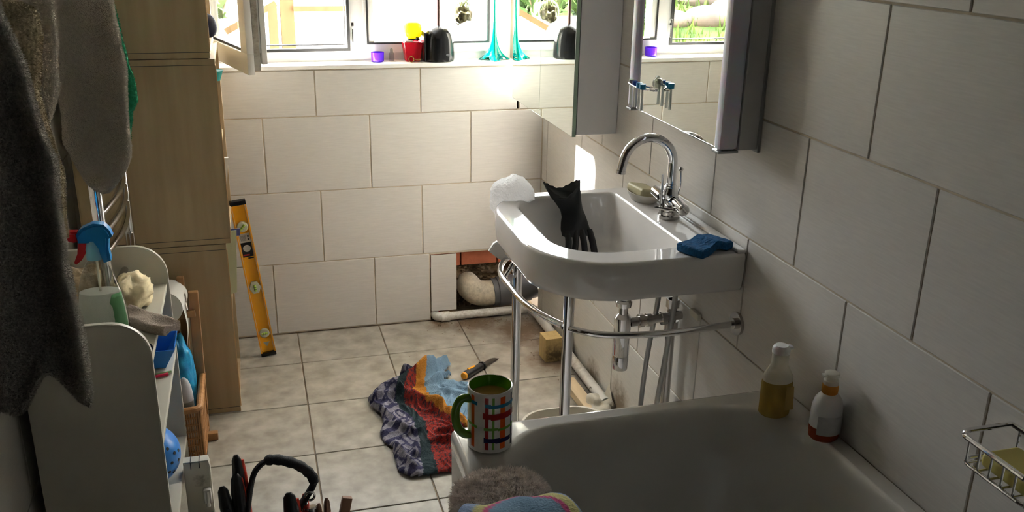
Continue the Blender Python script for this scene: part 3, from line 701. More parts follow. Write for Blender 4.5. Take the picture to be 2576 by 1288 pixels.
tube(b, smooth_path([(-.718 + r_ * dx, -1.962 + r_ * dy, .597 + z_) for r_, z_ in hp], 5), .0078, 12, flat=1.15); obj('handle', b, M['muggreen'], mg)

# bottles on the bath corner
b1 = thing('lotion_bottle', (-.085, -1.99, .597), 'clear bottle of amber liquid on the far corner of the bath', 'bottle')
c = (-.085, -1.99, .5975)
b = B(); lathe(b, [(.030, 0), (.034, .004), (.0345, .07), (.0335, .082)], c, 32, sy=.85); obj('liquid', b, M['amber'], b1)
b = B(); lathe(b, [(.0335, .0825), (.031, .095), (.024, .108), (.0195, .116), (.0185, .135), (.0185, .146)], c, 32, sy=.85); obj('shoulder', b, M['hazy'], b1)
b = B(); lathe(b, [(.019, .146), (.019, .155), (.0165, .160), (.014, .163)], c, 24); box(b, c[0] - .002, c[0] + .026, c[1] - .008, c[1] + .008, c[2] + .152, c[2] + .160, .003); obj('cap', b, M['whitebottle'], b1)
b = B(); prism(b, [(c[0] + .006, c[2] + .02), (c[0] + .028, c[2] + .02), (c[0] + .024, c[2] + .075), (c[0] + .006, c[2] + .075)], c[1] - .0288, c[1] - .022, 'y'); obj('label', b, mat('amber_label', (.50, .34, .10), .5), b1)
b2 = thing('shampoo_bottle', (-.035, -2.105, .597), 'white labelled bottle with orange-red liquid left, nearer along the bath edge', 'bottle')
c = (-.036, -2.105, .5975)
b = B(); lathe(b, [(.027, 0), (.031, .004), (.0325, .02), (.0330, .030)], c, 32, sy=.9); obj('liquid', b, M['orangeliq'], b2)
b = B(); lathe(b, [(.0330, .0302), (.0325, .055), (.032, .075), (.028, .090), (.020, .100), (.0155, .104)], c, 32, sy=.9); obj('body', b, M['whitebottle'], b2)
b = B(); lathe(b, [(.0155, .104), (.0165, .106), (.0165, .122), (.0155, .124)], c, 24); obj('neck', b, M['orangeneck'], b2)
b = B(); lathe(b, [(.0155, .124), (.0155, .132), (.0125, .134), (.0125, .140), (.0155, .142), (.0155, .148), (.012, .150)], c, 24); box(b, c[0] - .022, c[0], c[1] - .006, c[1] + .006, c[2] + .142, c[2] + .148, .002); obj('pump_top', b, M['hazy'], b2)
b = B()
arc = [(-150 + k * 8) for k in range(16)]
A_ = [Vector((c[0] + .0338 * math.cos(math.radians(t)), c[1] + .9 * .0338 * math.sin(math.radians(t)), 0)) for t in arc]
grid(b, 16, 2, lambda i, j: A_[i] + Vector((0, 0, c[2] + .018 + .042 * j))); obj('label', b, M['labelgrey'], b2, recalc=False)

def add_pile(ob, m, count, ln, zmax=9, wd=.0006, lean=.5):
    me = ob.data; base = wloc(ob); vs, fs = [], []
    polys = [p for p in me.polygons if p.center.z + base.z < zmax and p.normal.y < .35]
    if not polys: return
    ws = [p.area for p in polys]
    for p in random.choices(polys, ws, k=count):
        q = [me.vertices[i].co for i in p.vertices]; a_, b_ = random.random(), random.random()
        c = q[0].lerp(q[1], a_).lerp(q[-1].lerp(q[2 if len(q) > 3 else 1], a_), b_) if len(q) > 3 else q[0]
        n_ = (p.normal + Vector((random.uniform(-1, 1), random.uniform(-1, 1), random.uniform(-1.2, .6))) * lean).normalized()
        t = n_.cross(Vector((random.uniform(-1, 1), random.uniform(-1, 1), random.uniform(-1, 1)))).normalized() * wd
        k = len(vs); vs += [c - t, c + t, c + n_ * ln * random.uniform(.5, 1.2)]; fs.append((k, k + 1, k + 2))
    me2 = bpy.data.meshes.new('pile'); me2.from_pydata([tuple(v) for v in vs], [], fs); me2.materials.append(m)
    o2 = bpy.data.objects.new('pile', me2); C.objects.link(o2); o2.parent = ob; o2['kind'] = 'stuff'
    return o2
# shaggy mitt and patterned towel on the bath rim
b = B()
for v in sphere(b, (0, 0, 0), 1, u=140, v=90):
    n_ = v.co.normalized(); sgn = lambda q: math.copysign(abs(q) ** .75, q)
    q = 1 + .05 * fbm(n_, 2.5, 1)
    p = Vector((-.762 + .085 * sgn(n_.x) * q, -2.232 + .095 * sgn(n_.y) * q, .632 + .036 * sgn(n_.z) * q))
    p += n_ * (.004 * noise.noise(p * 60) + .003 * abs(noise.noise(p * 150)))
    v.co = p
mt = obj('bath_mitt', b, M['mitt'], label='shaggy beige-grey bath mat roll on the bath rim', cat='bath mat', angle=180)
add_pile(mt, M['mitt'], 26000, .011, wd=.0009, lean=.7)
b = B()
NUt, NVt = 90, 60
def roll(i, j):
    u = i / (NUt - 1); a = 2 * PI * j / NVt
    x = -.875 + .215 * u; y = -2.375 - .00 * u; r = .062 + .006 * fbm((u * 4, a, 0), 1.2)
    e = min(1, min(u, 1 - u) * 7); r *= math.sqrt(1 - (1 - e) ** 2) * .96 + .04
    return Vector((x, y + .09 / .058 * r * math.cos(a), .655 + r * 1.06 * math.sin(a)))
grid(b, NUt, NVt, roll, closed_v=True)
def kidcol(co, n_):
    x, y, z = co
    d_ = math.hypot((x + .765) * 1.0, (y + 2.385) * .85)
    if d_ < .062: return (.16, .25, .34)
    if d_ < .070: return (.48, .09, .20)
    if d_ < .086: return (.48, .44, .20)
    return (.24, .31, .45)
me_cols = [(v.co.copy()) for v in b.verts]
rt_ = obj('rolled_towel', b, M['clothcol2'], label='rolled child towel with blue, pink and yellow rings on the bath rim', cat='towel', angle=180)
ca = rt_.data.color_attributes.new('Col', 'FLOAT_COLOR', 'POINT')
for i, p in enumerate(me_cols): ca.data[i].color = (*kidcol(p, 0), 1)

# wire soap rack on the right wall with soap
rk = thing('wire_soap_rack', (-.05, -2.60, .80), 'chrome wire soap rack fixed to the right wall tiles', 'soap rack')
b = B(); lp = rrect(-.105, -.004, -2.68, -2.525, .86, (.02, .004, .004, .02), 5)
tube(b, lp + [lp[0]], .0045, 10, cap=False); lp2 = [p + Vector((0, 0, -.045)) for p in rrect(-.10, -.008, -2.672, -2.533, .86, (.02, .004, .004, .02), 5)]; tube(b, lp2 + [lp2[0]], .003, 8, cap=False)
for k in range(6): y = -2.545 - k * .024; tube(b, [(-.10, y, .858), (-.10, y, .815), (-.006, y, .815), (-.006, y, .858)], .0022, 8)
obj('wire_basket', b, M['chrome'], rk)
obj('soap_cake', (lambda b: (box(b, -.09, -.02, -2.66, -2.56, .819, .845, .008, 3), b)[1])(B()), M['ylsoap'], label='yellow soap cake in the wire rack on the right wall', cat='soap')

# ---------------------------------------------------------------- mirror cabinets
c1 = thing('mirror_cabinet', (-.07, -.43, .95), 'tall grey-white bathroom cabinet with two mirrored doors by the window', 'cabinet')
bx('carcass', -.138, -.001, -.790, -.078, .953, 1.62, M['cab'], c1, .002)
for (y0, y1) in ((-.791, -.4354), (-.4346, -.077)):
    dr = bx('door', -.152, -.140, y0, y1, .948, 1.622, M['cabedge'], c1, .001)
    bx('mirror', -.1535, -.1521, y0 + .001, y1 - .0004, .950, 1.62, M['mirror'], dr, 0)
c2 = thing('illuminated_mirror_cabinet', (-.05, -1.38, 1.1), 'slim mirror cabinet with vertical light strips above the basin', 'cabinet')
bx('housing', -.052, -.006, -1.668, -1.102, 1.106, 1.72, M['cab'], c2, .002)
bx('wall_plate', -.0065, -.001, -1.674, -1.098, 1.10, 1.72, M['greyplastic'], c2, 0)
bx('mirror', -.0885, -.0525, -1.632, -1.140, 1.106, 1.72, M['mirror'], c2, .001)
bx('trim_edge', -.0895, -.0525, -1.634, -1.138, 1.1035, 1.1062, M['silver'], c2, 0)
for y0, y1 in ((-1.667, -1.634), (-1.137, -1.104)):
    sp = bx('light_strip', -.102, -.0525, y0, y1, 1.106, 1.72, M['strip'], c2, .010)
    bx('end_cap', -.104, -.052, y0 - .001, y1 + .001, 1.099, 1.106, M['alu'], sp, .002)
ot = thing('shaver_socket', (-.005, -.865, 1.2), 'small round white pull-cord switch between the two mirror cabinets', 'switch')
b = B(); tube(b, [(-.001, -.93, 1.207), (-.012, -.93, 1.207)], .024, 24); obj('plate', b, M['whiteplastic'], ot)
b = B(); tube(b, [(-.012, -.93, 1.207), (-.016, -.93, 1.207)], .013, 20); obj('knob', b, M['black'], ot)
# toothbrush-head rack stuck on the mirror
tb = thing('brush_rack', (-.115, -1.25, 1.185), 'small chrome rack with a suction cup on the mirror holding brush heads', 'holder')
b = B(); tube(b, [(-.0895, -1.275, 1.198), (-.100, -1.275, 1.198)], [.021, .009], 20); obj('suction_cup', b, M['clear'], tb)
b = B(); tube(b, smooth_path([(-.098, -1.30, 1.186), (-.112, -1.28, 1.188), (-.125, -1.24, 1.188), (-.126, -1.185, 1.189)], 5), .0028, 8)
tube(b, smooth_path([(-.098, -1.30, 1.182), (-.118, -1.29, 1.183), (-.135, -1.24, 1.184), (-.134, -1.185, 1.187)], 5), .0024, 8); obj('rail', b, M['chrome'], tb)
for k, y in enumerate((-1.195, -1.22, -1.25, -1.272)):
    h = thing('toothbrush', (-.130, y, 1.13), ('electric toothbrush attachment with a %s ring, %s in the mirror rack' % (('grey', 'navy', 'mid-blue', 'bright blue')[k], ('farthest from the viewer', 'second from the far end', 'second from the near end', 'nearest')[k])), 'toothbrush', 'toothbrush attachments on the mirror rack')
    b = B(); tube(b, [(-.130, y, 1.126), (-.130, y, 1.183)], [.0042, .003], 10); obj('stem', b, M['whiteplastic'], h)
    b = B(); tube(b, [(-.130, y, 1.183), (-.130, y, 1.197)], .0085 if k > 1 else .007, 14); obj('ring', b, M['brushblue'] if k > 1 else (M['navy_plastic'] if k else M['alu']), h)

# ---------------------------------------------------------------- things on the windowsill
ZS = 1.0785
tc_ = thing('tealight_cup', (-.655, .05, ZS), 'small purple glass tealight cup on the windowsill', 'candle cup')
b = B(); lathe(b, [(.020, 0), (.024, .003), (.025, .036), (.022, .036), (.020, .008)], (-.655, .055, ZS), 24, cap1=True); obj('cup', b, M['purple'], tc_)
pt = thing('red_pot', (-.52, .055, ZS), 'red tapered square glass pot on the windowsill', 'pot')
b = B(); loops_mesh(b, [[Vector((-.52 + sx * r, .06 + sy * r, ZS + z)) for sx, sy in ((-1, -1), (1, -1), (1, 1), (-1, 1))] for r, z in ((.026, 0), (.037, .073), (.032, .073), (.023, .006))]); b.faces.ensure_lookup_table()
bmesh.ops.bevel(b, geom=[e for e in b.edges], offset=.002, segments=1, affect='EDGES'); obj('pot_body', b, M['red'], pt)
b = B(); box(b, -.550, -.52, .03, .09, ZS + .073, ZS + .080, .001); obj('rim', b, M['whiteplastic'], pt)
yo = thing('yellow_ornament', (-.52, .06, ZS + .08), 'yellow-green lobed glass ornament standing on the red pot', 'ornament')
b = B()
for v in sphere(b, (0, 0, 0), 1, u=48, v=30):
    n_ = v.co.normalized(); a = math.atan2(n_.y, n_.x); lob = 1 - .10 * abs(math.cos(a * 2)) ** 8 * 0 + .07 * abs(math.sin(a * 2 + .3)) - .05
    dz = -.010 * math.exp(-((n_.x ** 2 + n_.y ** 2) * 12)) if n_.z > 0 else 0
    hh = (n_.z + 1) / 2; r = .036 * lob * (1 - .20 * (1 - hh) ** 2) / max(.80, math.sqrt(max(1e-4, 1 - abs(n_.z) ** 3.2)) + .0001) ** .6 * (1 + .25 * (1 - abs(n_.z)) * abs(n_.z))
    v.co = Vector((-.515 + n_.x * r * 1.02, .06 + n_.y * r, ZS + .117 + math.copysign(abs(n_.z) ** .75, n_.z) * .036 + dz))
obj('globe', b, M['lime'], yo)
b = B(); tube(b, [(-.515, .06, ZS + .079), (-.515, .06, ZS + .085)], .026, 20); tube(b, [(-.506, .034, ZS + .080), (-.503, .03, ZS + .092)], .006, 8); obj('collar', b, M['black'], yo)
for k, (x, y) in enumerate(((-.530, .020), (-.505, .012))):
    b = B(); pp = [(x + .010 * math.cos(t), y + .004 * math.sin(t) * (1 - k), ZS + .011 + .010 * math.sin(t) - .008 * k * math.sin(t)) for t in [2 * PI * q / 20 for q in range(21)]]
    tube(b, pp, .0016, 8, cap=False); obj('ring', b, M['gold'], None, label=('gold ring standing up by the red pot', 'gold ring lying flat beside the toilet brush holder')[k], cat='ring')
bh = thing('toilet_brush_holder', (-.42, .045, ZS), 'glossy black domed toilet brush holder on the windowsill', 'toilet brush')
b = B(); lathe(b, [(.053, 0), (.060, .003), (.0615, .012), (.0605, .05), (.058, .085), (.052, .106), (.040, .121), (.022, .130), (.008, .133)], (-.419, .045, ZS), 40, sy=.85); obj('holder', b, M['black'], bh)
b = B(); tube(b, [(-.419, .045, ZS + .128), (-.417, .047, ZS + .42)], [.0062, .0062], 14); obj('handle', b, mat('dark_brown_handle', (.07, .025, .02), .4), bh)
b = B(); box(b, -.4835, -.4775, -.004, .09, ZS + .004, ZS + .115, .003, T=Matrix.Translation((0, 0, 0))); obj('side_flap', b, M['black'], bh)
b = B(); lathe(b, [(.0045, 0), (.0045, .002)], (0, 0, 0), 20, sx=1.8, T=Matrix.Translation((-.392, -.0035, ZS + .028)) @ Matrix.Rotation(PI / 2, 4, 'X')); obj('badge', b, M['silver'], bh)
vs_ = thing('glass_vase', (-.195, .04, ZS), 'tall slim turquoise glass vase with a flared foot on the windowsill', 'vase')
b = B(); NA = 48
def vase(i, j):
    z = j / 60; a = 2 * PI * i / NA
    r = .0012 + .036 * math.exp(-z * 13) + .0150 * math.exp(-z * 3.6)
    q = 1 + (.22 * math.exp(-z * 7)) * math.cos(4 * a + .6)
    if j == 60: r *= .9
    return Vector((-.197 + r * q * math.cos(a), .04 + r * q * math.sin(a) * .85, ZS + .003 + z * .36 + .012 * math.exp(-z * 60) * (math.cos(4 * a + .6) < -.2)))
V_ = grid(b, NA, 61, vase, closed_u=True); b.faces.new([V_[i][0] for i in range(NA)]); obj('stem', b, M['teal'], vs_)
b = B(); prism(b, [(-.222, .004), (-.165, .004), (-.172, .014), (-.185, .027), (-.202, .027), (-.214, .014)], .012, .03, 'y', bev=.003)
for v in b.verts: v.co.z += ZS
obj('base', b, M['tealdark'], vs_)
ba = thing('hanging_terrarium', (-.327, .03, 1.215), 'hanging clear glass bauble holding moss and an air plant', 'terrarium')
b = B(); sphere(b, (-.327, .03, 1.262), .042, sz=1.12, u=32, v=20); obj('glass_globe', b, M['bauble'], ba)
b = B()
for v in sphere(b, (-.327, .03, 1.252), .035, sz=.92, u=28, v=18): v.co += (v.co - Vector((-.327, .03, 1.25))) * .5 * fbm(v.co, 60)
obj('moss', b, M['moss'], ba)
b = B()
for k in range(16):
    a = random.uniform(0, 6.28); r = random.uniform(.02, .038)
    tube(b, smooth_path([(-.327, .03, 1.262), (-.327 + .5 * r * math.cos(a), .03 + .5 * r * math.sin(a), 1.30 + random.uniform(0, .01)), (-.327 + r * math.cos(a), .03 + r * math.sin(a), 1.275 + random.uniform(-.02, .035))], 4), [.0022] * 8 + [.0008], 5)
obj('air_plant', b, M['airplant'], ba)
b = B(); tube(b, [(-.327, .03, 1.308), (-.327, .03, 1.93)], .0008, 6); obj('cord', b, M['whiteplastic'], ba)
b = B(); lathe(b, [(.010, 0), (.010, .03), (.006, .034), (.006, .045), (.002, .05)], (-.60, .06, ZS), 20); obj('dropper_bottle', b, M['clear'], label='tiny clear glass bottle between the purple cup and red pot', cat='bottle')

# ---------------------------------------------------------------- pipes and timber on the floor
sp = thing('soil_pipe', (-.2, .08, .03), 'old cream soil pipe elbow in a grey socket inside the wall hole', 'pipe')
b = B(); tube(b, smooth_path([(-.295, .12, .13), (-.287, .075, .108), (-.262, .055, .088), (-.225, .05, .082), (-.183, .05, .083)], 6), [.040, .044, .047, .050, .052, .053, .054, .0545] + [.0545] * 17, 28); obj('elbow', b, M['soil'], sp)
b = B(); tube(b, [(-.192, .05, .083), (-.172, .05, .084), (-.168, .05, .084), (-.11, .05, .088), (-.03, .055, .095)], [.060, .060, .064, .064, .064], 28); tube(b, [(-.03, .055, .095), (0.0, .055, .10)], .058, 24); obj('socket', b, M['greypipe'], sp)
wp = thing('waste_pipe', (-.24, -.02, .0), 'white waste pipe running along the floor and round the corner', 'pipe')
b = B(); tube(b, smooth_path([(-.447, .025, .018), (-.449, .0, .019), (-.440, -.018, .021), (-.425, -.022, .021)], 5), .0195, 18); tube(b, [(-.432, -.022, .021), (-.395, -.022, .021)], .0215, 20); obj('elbow', b, M['pipe'], wp)
b = B(); tube(b, [(-.40, -.022, .021), (-.05, -.022, .023)], .0175, 18); obj('pipe_run', b, M['pipe'], wp)
b = B(); tube(b, smooth_path([(-.075, -.022, .023), (-.045, -.024, .024), (-.032, -.045, .024), (-.03, -.08, .024)], 5), .021, 18); obj('elbow', b, M['pipe'], wp)
b = B(); tube(b, [(-.03, -.06, .024), (-.027, -.90, .03)], .0185, 18); obj('pipe_run', b, M['pipe'], wp)
b = B()
for v in sphere(b, (-.045, -.905, .022), .05, sx=.8, sy=.9, sz=.5, u=40, v=26):
    v.co += (v.co - Vector((-.045, -.905, .02))) * (.9 * fbm(v.co, 30) + .5 * abs(fbm(v.co, 12)))
v_ = [b.verts.new(p) for p in ((-.03, -.87, .03), (-.004, -.865, .085), (-.012, -.93, .03))]; b.faces.new(v_)
obj('cream_rag', b, M['rag'], label='cream rag stuffed over the open end of the waste pipe', cat='rag', recalc=True)
b = B(); T_ = Matrix.Translation((-.088, -.462, .0)) @ Matrix.Rotation(.05, 4, 'Z'); box(b, -.034, .034, -.036, .036, 0.001, .098, .002, T=T_)
obj('timber_block', b, [M['pine_dirty']], label='short upright pine offcut block beside the corner pipe', cat='timber')
b = B(); T_ = Matrix.Translation((-.088, -.86, .0)) @ Matrix.Rotation(.03, 4, 'Z'); box(b, -.022, .022, -.17, .17, 0.001, .03, .002, T=T_)
obj('timber_batten', b, M['batten'], label='long pale softwood batten lying beside the white waste pipe', cat='timber')
b = B(); tube(b, [(-.07, -.80, .032), (-.05, -.81, .046)], .0013, 6); tube(b, [(-.05, -.81, .046), (-.049, -.8105, .047)], .004, 8); obj('nail', b, M['silver'], label='bent silver nail sticking out beside the batten', cat='nail')
b = B()
for i in range(420):
    q = random.random()
    if q < .5: x, y = random.uniform(-.46, -.03), -.045 - abs(random.gauss(0, .035))
    elif q < .85: x, y = -.06 - abs(random.gauss(0, .05)), random.uniform(-.6, -.05)
    else: x, y = random.uniform(-.75, -.1), random.uniform(-.85, -.1)
    r = random.uniform(.001, .0035) * (1.3 if q < .5 else 1)
    c = Vector((x, y, r * .5)); vv = [b.verts.new(c + Vector((random.uniform(-1, 1), random.uniform(-1, 1), random.uniform(-.5, .9))) * r) for _ in range(5)]
    for t in ((0, 1, 2), (0, 2, 3), (0, 3, 4), (1, 2, 4), (2, 3, 4), (0, 1, 4)): b.faces.new([vv[k] for k in t])
obj('debris', b, M['debris'], label='scattered brown crumbs of rubble on the floor tiles by the hole', cat='rubble', kind='stuff', smooth=False, recalc=False)
# oval tub behind the bath
b = B()
tl = lambda i, z: rrect(-.40 + i, -.12 - i, -1.34 + i, -1.045 - i, z, (.1, .1, .1, .1), 8)
loops_mesh(b, [tl(.03, .003), tl(.012, .06), tl(.004, .112), tl(-.002, .116), tl(-.002, .120), tl(.004, .120), tl(.008, .112), tl(.03, .008)], True)
obj('plastic_tub', b, M['tub'], label='cream oval plastic tub on the floor under the basin', cat='tub')

# chisel
ch = thing('chisel', (-.35, -.48, 0), 'wood chisel with black and yellow handle on the floor tiles', 'chisel')
A_ = Vector((-.452, -.560, .016)); Bq = Vector((-.285, -.420, .008)); dd = (Bq - A_).normalized()
b = B(); tube(b, [A_, A_ + dd * .004, A_ + dd * .02, A_ + dd * .06, A_ + dd * .1, A_ + dd * .108], [.012, .0155, .0165, .0145, .015, .012], 14); tube(b, [A_ + dd * .106, A_ + dd * .113], .0175, 14); obj('handle', b, M['blackrubber'], ch)
b = B(); tube(b, [A_ - dd * .008, A_ - dd * .006, A_ + dd * .004], [.009, .013, .0145], 14); tube(b, [A_ + dd * .028 + Vector((-.004, .002, .0135)), A_ + dd * .068 + Vector((-.004, .002, .0125))], .0055, 8); obj('handle_inlay', b, M['yellow_d'], ch)
b = B(); a_, b_ = frame_from(dd); side = Vector((dd.y, -dd.x, 0)) 
def P_(s, t, z): return A_ + dd * s + side * t + Vector((0, 0, z))
vv = [b.verts.new(P_(*q)) for q in ((.112, -.009, 0), (.112, .009, 0), (.210, .009, -.001), (.200, -.009, -.001), (.112, -.009, .005), (.112, .009, .005), (.190, .009, .003), (.180, -.009, .003))]
for t in ((0, 1, 2, 3), (4, 5, 6, 7), (0, 1, 5, 4), (1, 2, 6, 5), (2, 3, 7, 6), (3, 0, 4, 7)): b.faces.new([vv[k] for k in t])
obj('blade', b, M['steel'], ch, smooth=False)

# ---------------------------------------------------------------- patterned cloth on the floor
poly = [(-.808, -.625), (-.79, -.60), (-.735, -.55), (-.695, -.515), (-.668, -.47), (-.635, -.465), (-.61, -.49), (-.575, -.455), (-.53, -.435), (-.487, -.425), (-.476, -.45), (-.515, -.50), (-.50, -.525), (-.497, -.55), (-.53, -.572),
        (-.497, -.575), (-.445, -.61), (-.43, -.70), (-.43, -.90), (-.44, -1.12), (-.55, -1.15), (-.64, -1.155), (-.70, -1.16), (-.755, -1.155), (-.785, -1.125), (-.788, -1.05), (-.785, -.98), (-.805, -.935), (-.812, -.88), (-.79, -.82), (-.79, -.76), (-.815, -.70), (-.822, -.655)]
def inside(x, y):
    c = False; n_ = len(poly)
    for i in range(n_):
        x1, y1 = poly[i]; x2, y2 = poly[(i + 1) % n_]
        if (y1 > y) != (y2 > y) and x < (x2 - x1) * (y - y1) / (y2 - y1) + x1: c = not c
    return c
def edist(x, y):
    m_ = 9
    for i in range(len(poly)):
        x1, y1 = poly[i]; x2, y2 = poly[(i + 1) % len(poly)]
        t = max(0, min(1, ((x - x1) * (x2 - x1) + (y - y1) * (y2 - y1)) / ((x2 - x1) ** 2 + (y2 - y1) ** 2 + 1e-9)))
        m_ = min(m_, math.hypot(x - x1 - t * (x2 - x1), y - y1 - t * (y2 - y1)))
    return m_
def lerp_tab(y, tab):
    for (a, p), (b_, q) in zip(tab, tab[1:]):
        if a <= y <= b_: return p + (q - p) * (y - a) / (b_ - a)
    return tab[0][1] if y < tab[0][0] else tab[-1][1]
T1 = [(-1.16, -.715), (-1.0, -.70), (-.83, -.690), (-.72, -.725), (-.64, -.725), (-.56, -.69), (-.5, -.64)]
T2 = [(-1.16, -.67), (-1.0, -.665), (-.83, -.655), (-.72, -.70), (-.62, -.69), (-.56, -.655), (-.5, -.62)]
T3 = [(-1.16, -.52), (-1.0, -.53), (-.90, -.555), (-.80, -.61), (-.70, -.66), (-.62, -.655), (-.56, -.63), (-.5, -.60)]
T4 = [(-1.16, -.49), (-1.0, -.50), (-.90, -.525), (-.80, -.565), (-.70, -.605), (-.62, -.61), (-.56, -.60), (-.5, -.575)]
folds = [((-.70, -.66), (-.60, -.78), .028, .022), ((-.60, -.78), (-.53, -.92), .025, .022), ((-.82, -.66), (-.70, -.655), .02, .013), ((-.79, -.60), (-.66, -.56), .018, .018), ((-.70, -.60), (-.56, -.51), .026, .016),
         ((-.62, -.56), (-.50, -.44), .03, .020), ((-.60, -.60), (-.50, -.545), .02, .013), ((-.69, -.48), (-.64, -.50), .026, .014), ((-.78, -.84), (-.68, -.94), .016, .012), ((-.68, -.94), (-.72, -1.05), .018, .014),
         ((-.78, -.98), (-.74, -1.12), .020, .014), ((-.62, -.93), (-.50, -.96), .02, .013), ((-.66, -.99), (-.48, -1.03), .018, .013), ((-.55, -.66), (-.46, -.74), .012, .015), ((-.80, -.70), (-.74, -.86), .012, .011), ((-.58, -.80), (-.57, -.68), .012, .010)]
def foldh(x, y):
    h = 0
    for (x1, y1), (x2, y2), hh, wd in folds:
        t = max(0, min(1, ((x - x1) * (x2 - x1) + (y - y1) * (y2 - y1)) / ((x2 - x1) ** 2 + (y2 - y1) ** 2)))
        d_ = math.hypot(x - x1 - t * (x2 - x1), y - y1 - t * (y2 - y1)); h += 2.1 * hh * math.exp(-(d_ / wd) ** 2) * (.55 + .45 * math.sin(PI * (t * .8 + .1)))
    return h
def clothh(x, y):
    e = min(1, edist(x, y) / .016); e = math.sqrt(1 - (1 - e) ** 2)
    return .003 + e * (.009 + .75 * foldh(x, y) + .018 * (.5 - abs(noise.noise(Vector((x * 14 + 3 * noise.noise(Vector((x * 9, y * 9, 7))), y * 8, 1))))) ** 2 * 2 + .012 * (.5 - abs(noise.noise(Vector((x * 30, y * 24, 4))))) ** 2)
def clothcol(x, y):
    x_ = x + .006 * noise.noise(Vector((x * 40, y * 40, 0))); n_ = noise.noise(Vector((x * 150, y * 150, 9)))
    if x_ < lerp_tab(y, T1):
        u = (x * .92 + y * .38) ; v = (y * .92 - x * .38)
        if y > -.68:   # star lattice part
            t = min(abs(((u * 30 + k) % 1) - .5) for k in (0,)); t2 = abs(((v * 30 + u * 15) % 1) - .5); t3 = abs(((v * 30 - u * 15) % 1) - .5)
            return (.035, .035, .075) if min(t, t2, t3) < .11 else (.20, .19, .235)
        cu, cv = int(math.floor(u * 21)), int(math.floor(v * 21)); h_ = noise.noise(Vector((cu * 3.7, cv * 5.1, 2)))
        fu, fv = (u * 21) % 1, (v * 21) % 1
        if h_ > -.04: pat = .2 < fu < .46 or .60 < fu < .86
        elif h_ > -.2: pat = .25 < fv < .75
        elif h_ > -.27: pat = .22 < math.hypot(fu - .5, fv - .5) < .40
        else: pat = abs(fu - fv) < .16 or abs(fu + fv - 1) < .16
        k = 1 + .25 * n_
        return (.22 * k, .21 * k, .25 * k) if pat else (.05 * k, .048 * k, .095 * k)
    if x_ < lerp_tab(y, T2): return (.03, .045, .05)
    if x_ < lerp_tab(y, T3): return (.27, .035, .028) if n_ < .12 else (.07, .035, .04)
    if x_ < lerp_tab(y, T4): return (.40, .17, .028)
    k = 1 + .2 * noise.noise(Vector((x * 25, y * 25, 3)))
    return (.16 * k, .25 * k, .34 * k)
b = B(); st = .0026; V_ = {}; cc = []
nx = int(.42 / st); ny = int(.78 / st)
for i in range(nx):
    for j in range(ny):
        x, y = -.83 + i * st, -1.17 + j * st
        if inside(x, y): V_[i, j] = b.verts.new((x, y, clothh(x, y))); cc.append(clothcol(x, y))
for (i, j), v in V_.items():
    if (i + 1, j) in V_ and (i, j + 1) in V_ and (i + 1, j + 1) in V_: b.faces.new((v, V_[i + 1, j], V_[i + 1, j + 1], V_[i, j + 1]))
b.verts.ensure_lookup_table()
cl = obj('patterned_towel', b, M['clothcol'], label='crumpled towel in navy print, red, mustard and light blue on the floor', cat='towel', recalc=False, angle=180)
ca = cl.data.color_attributes.new('Col', 'FLOAT_COLOR', 'POINT')
for i, c in enumerate(cc): ca.data[i].color = (*c, 1)

# ---------------------------------------------------------------- bookcase (three stacked boxes, open towards the right)
FY0, FY1 = -.605, -.20
def case(name, xr, z0, z1, shelves, label):
    t = .018; th = thing(name, ((XL + xr) / 2, -.4, z0), label, 'bookcase', 'stacked maple boxes')
    bx('side_panel', XL + .04, xr, FY0, FY0 + t, z0 + .0005, z1, M['ply'], th)
    bx('side_panel', XL + .04, xr, FY1 - t, FY1, z0 + .0005, z1, M['ply'], th)
    bx('top_panel', XL + .04, xr - .001, FY0 + t, FY1 - t, z1 - t, z1 - .001, M['ply'], th)
    bx('bottom_panel', XL + .04, xr - .001, FY0 + t, FY1 - t, z0 + .0005, z0 + t, M['ply'], th)
    bx('back_panel', XL + .035, XL + .042, FY0 + .002, FY1 - .002, z0 + .002, z1 - .002, M['ply'], th)
    for z in shelves: bx('shelf', XL + .045, xr - .006, FY0 + t, FY1 - t, z, z + t, M['ply'], th)
    bx('edge_strip', xr, xr + .0025, FY0, FY0 + .005, z0 + .02, z1 - .02, M['plyedge'], th, 0)
    for z in (z0 + .018, z1 - .018): obj('joint_line', box(B(), XL + .04, xr - .002, FY0 - .0006, FY0 + .001, z - .0008, z + .0008), M['darkline'], th)
    return th
case('bookcase_box', -1.247, .0, .605, [.28], 'lowest of three stacked pale maple shelf boxes, on the floor')
case('bookcase_box', -1.231, .607, 1.192, [.88], 'middle one of three stacked pale maple shelf boxes')
case('bookcase_box', -1.243, 1.194, 1.80, [1.48], 'top one of three stacked pale maple shelf boxes, behind the window casement')
b = B(); tube(b, [(-1.30, FY0 - .0008, .18), (-1.30, FY0 + .001, .18)], .003, 8)
b = B(); lathe(b, [(.018, 0), (.028, .03), (.030, .032), (.026, .030)], (-1.243, -.42, 1.098), 20); obj('teal_beaker', b, M['tealplastic'], label='teal plastic beaker poking out of the middle maple box', cat='beaker')
b = B()
for v in sphere(b, (-1.262, -.40, 1.265), .045, sx=.9, sy=1.2, sz=.85, u=24, v=16): v.co += Vector((0, 0, 0)) + (v.co - Vector((-1.26, -.40, 1.26))) * .3 * fbm(v.co, 25)
obj('navy_cap', b, M['navycloth'], label='dark navy cloth bundle poking out of the top maple box', cat='cloth')
bx('magazine', -1.42, -1.222, -.425, -.41, .898, .90 + .0, M['paper'], None, 0, label='thin white magazine on the middle maple box shelf', cat='magazine') if False else None
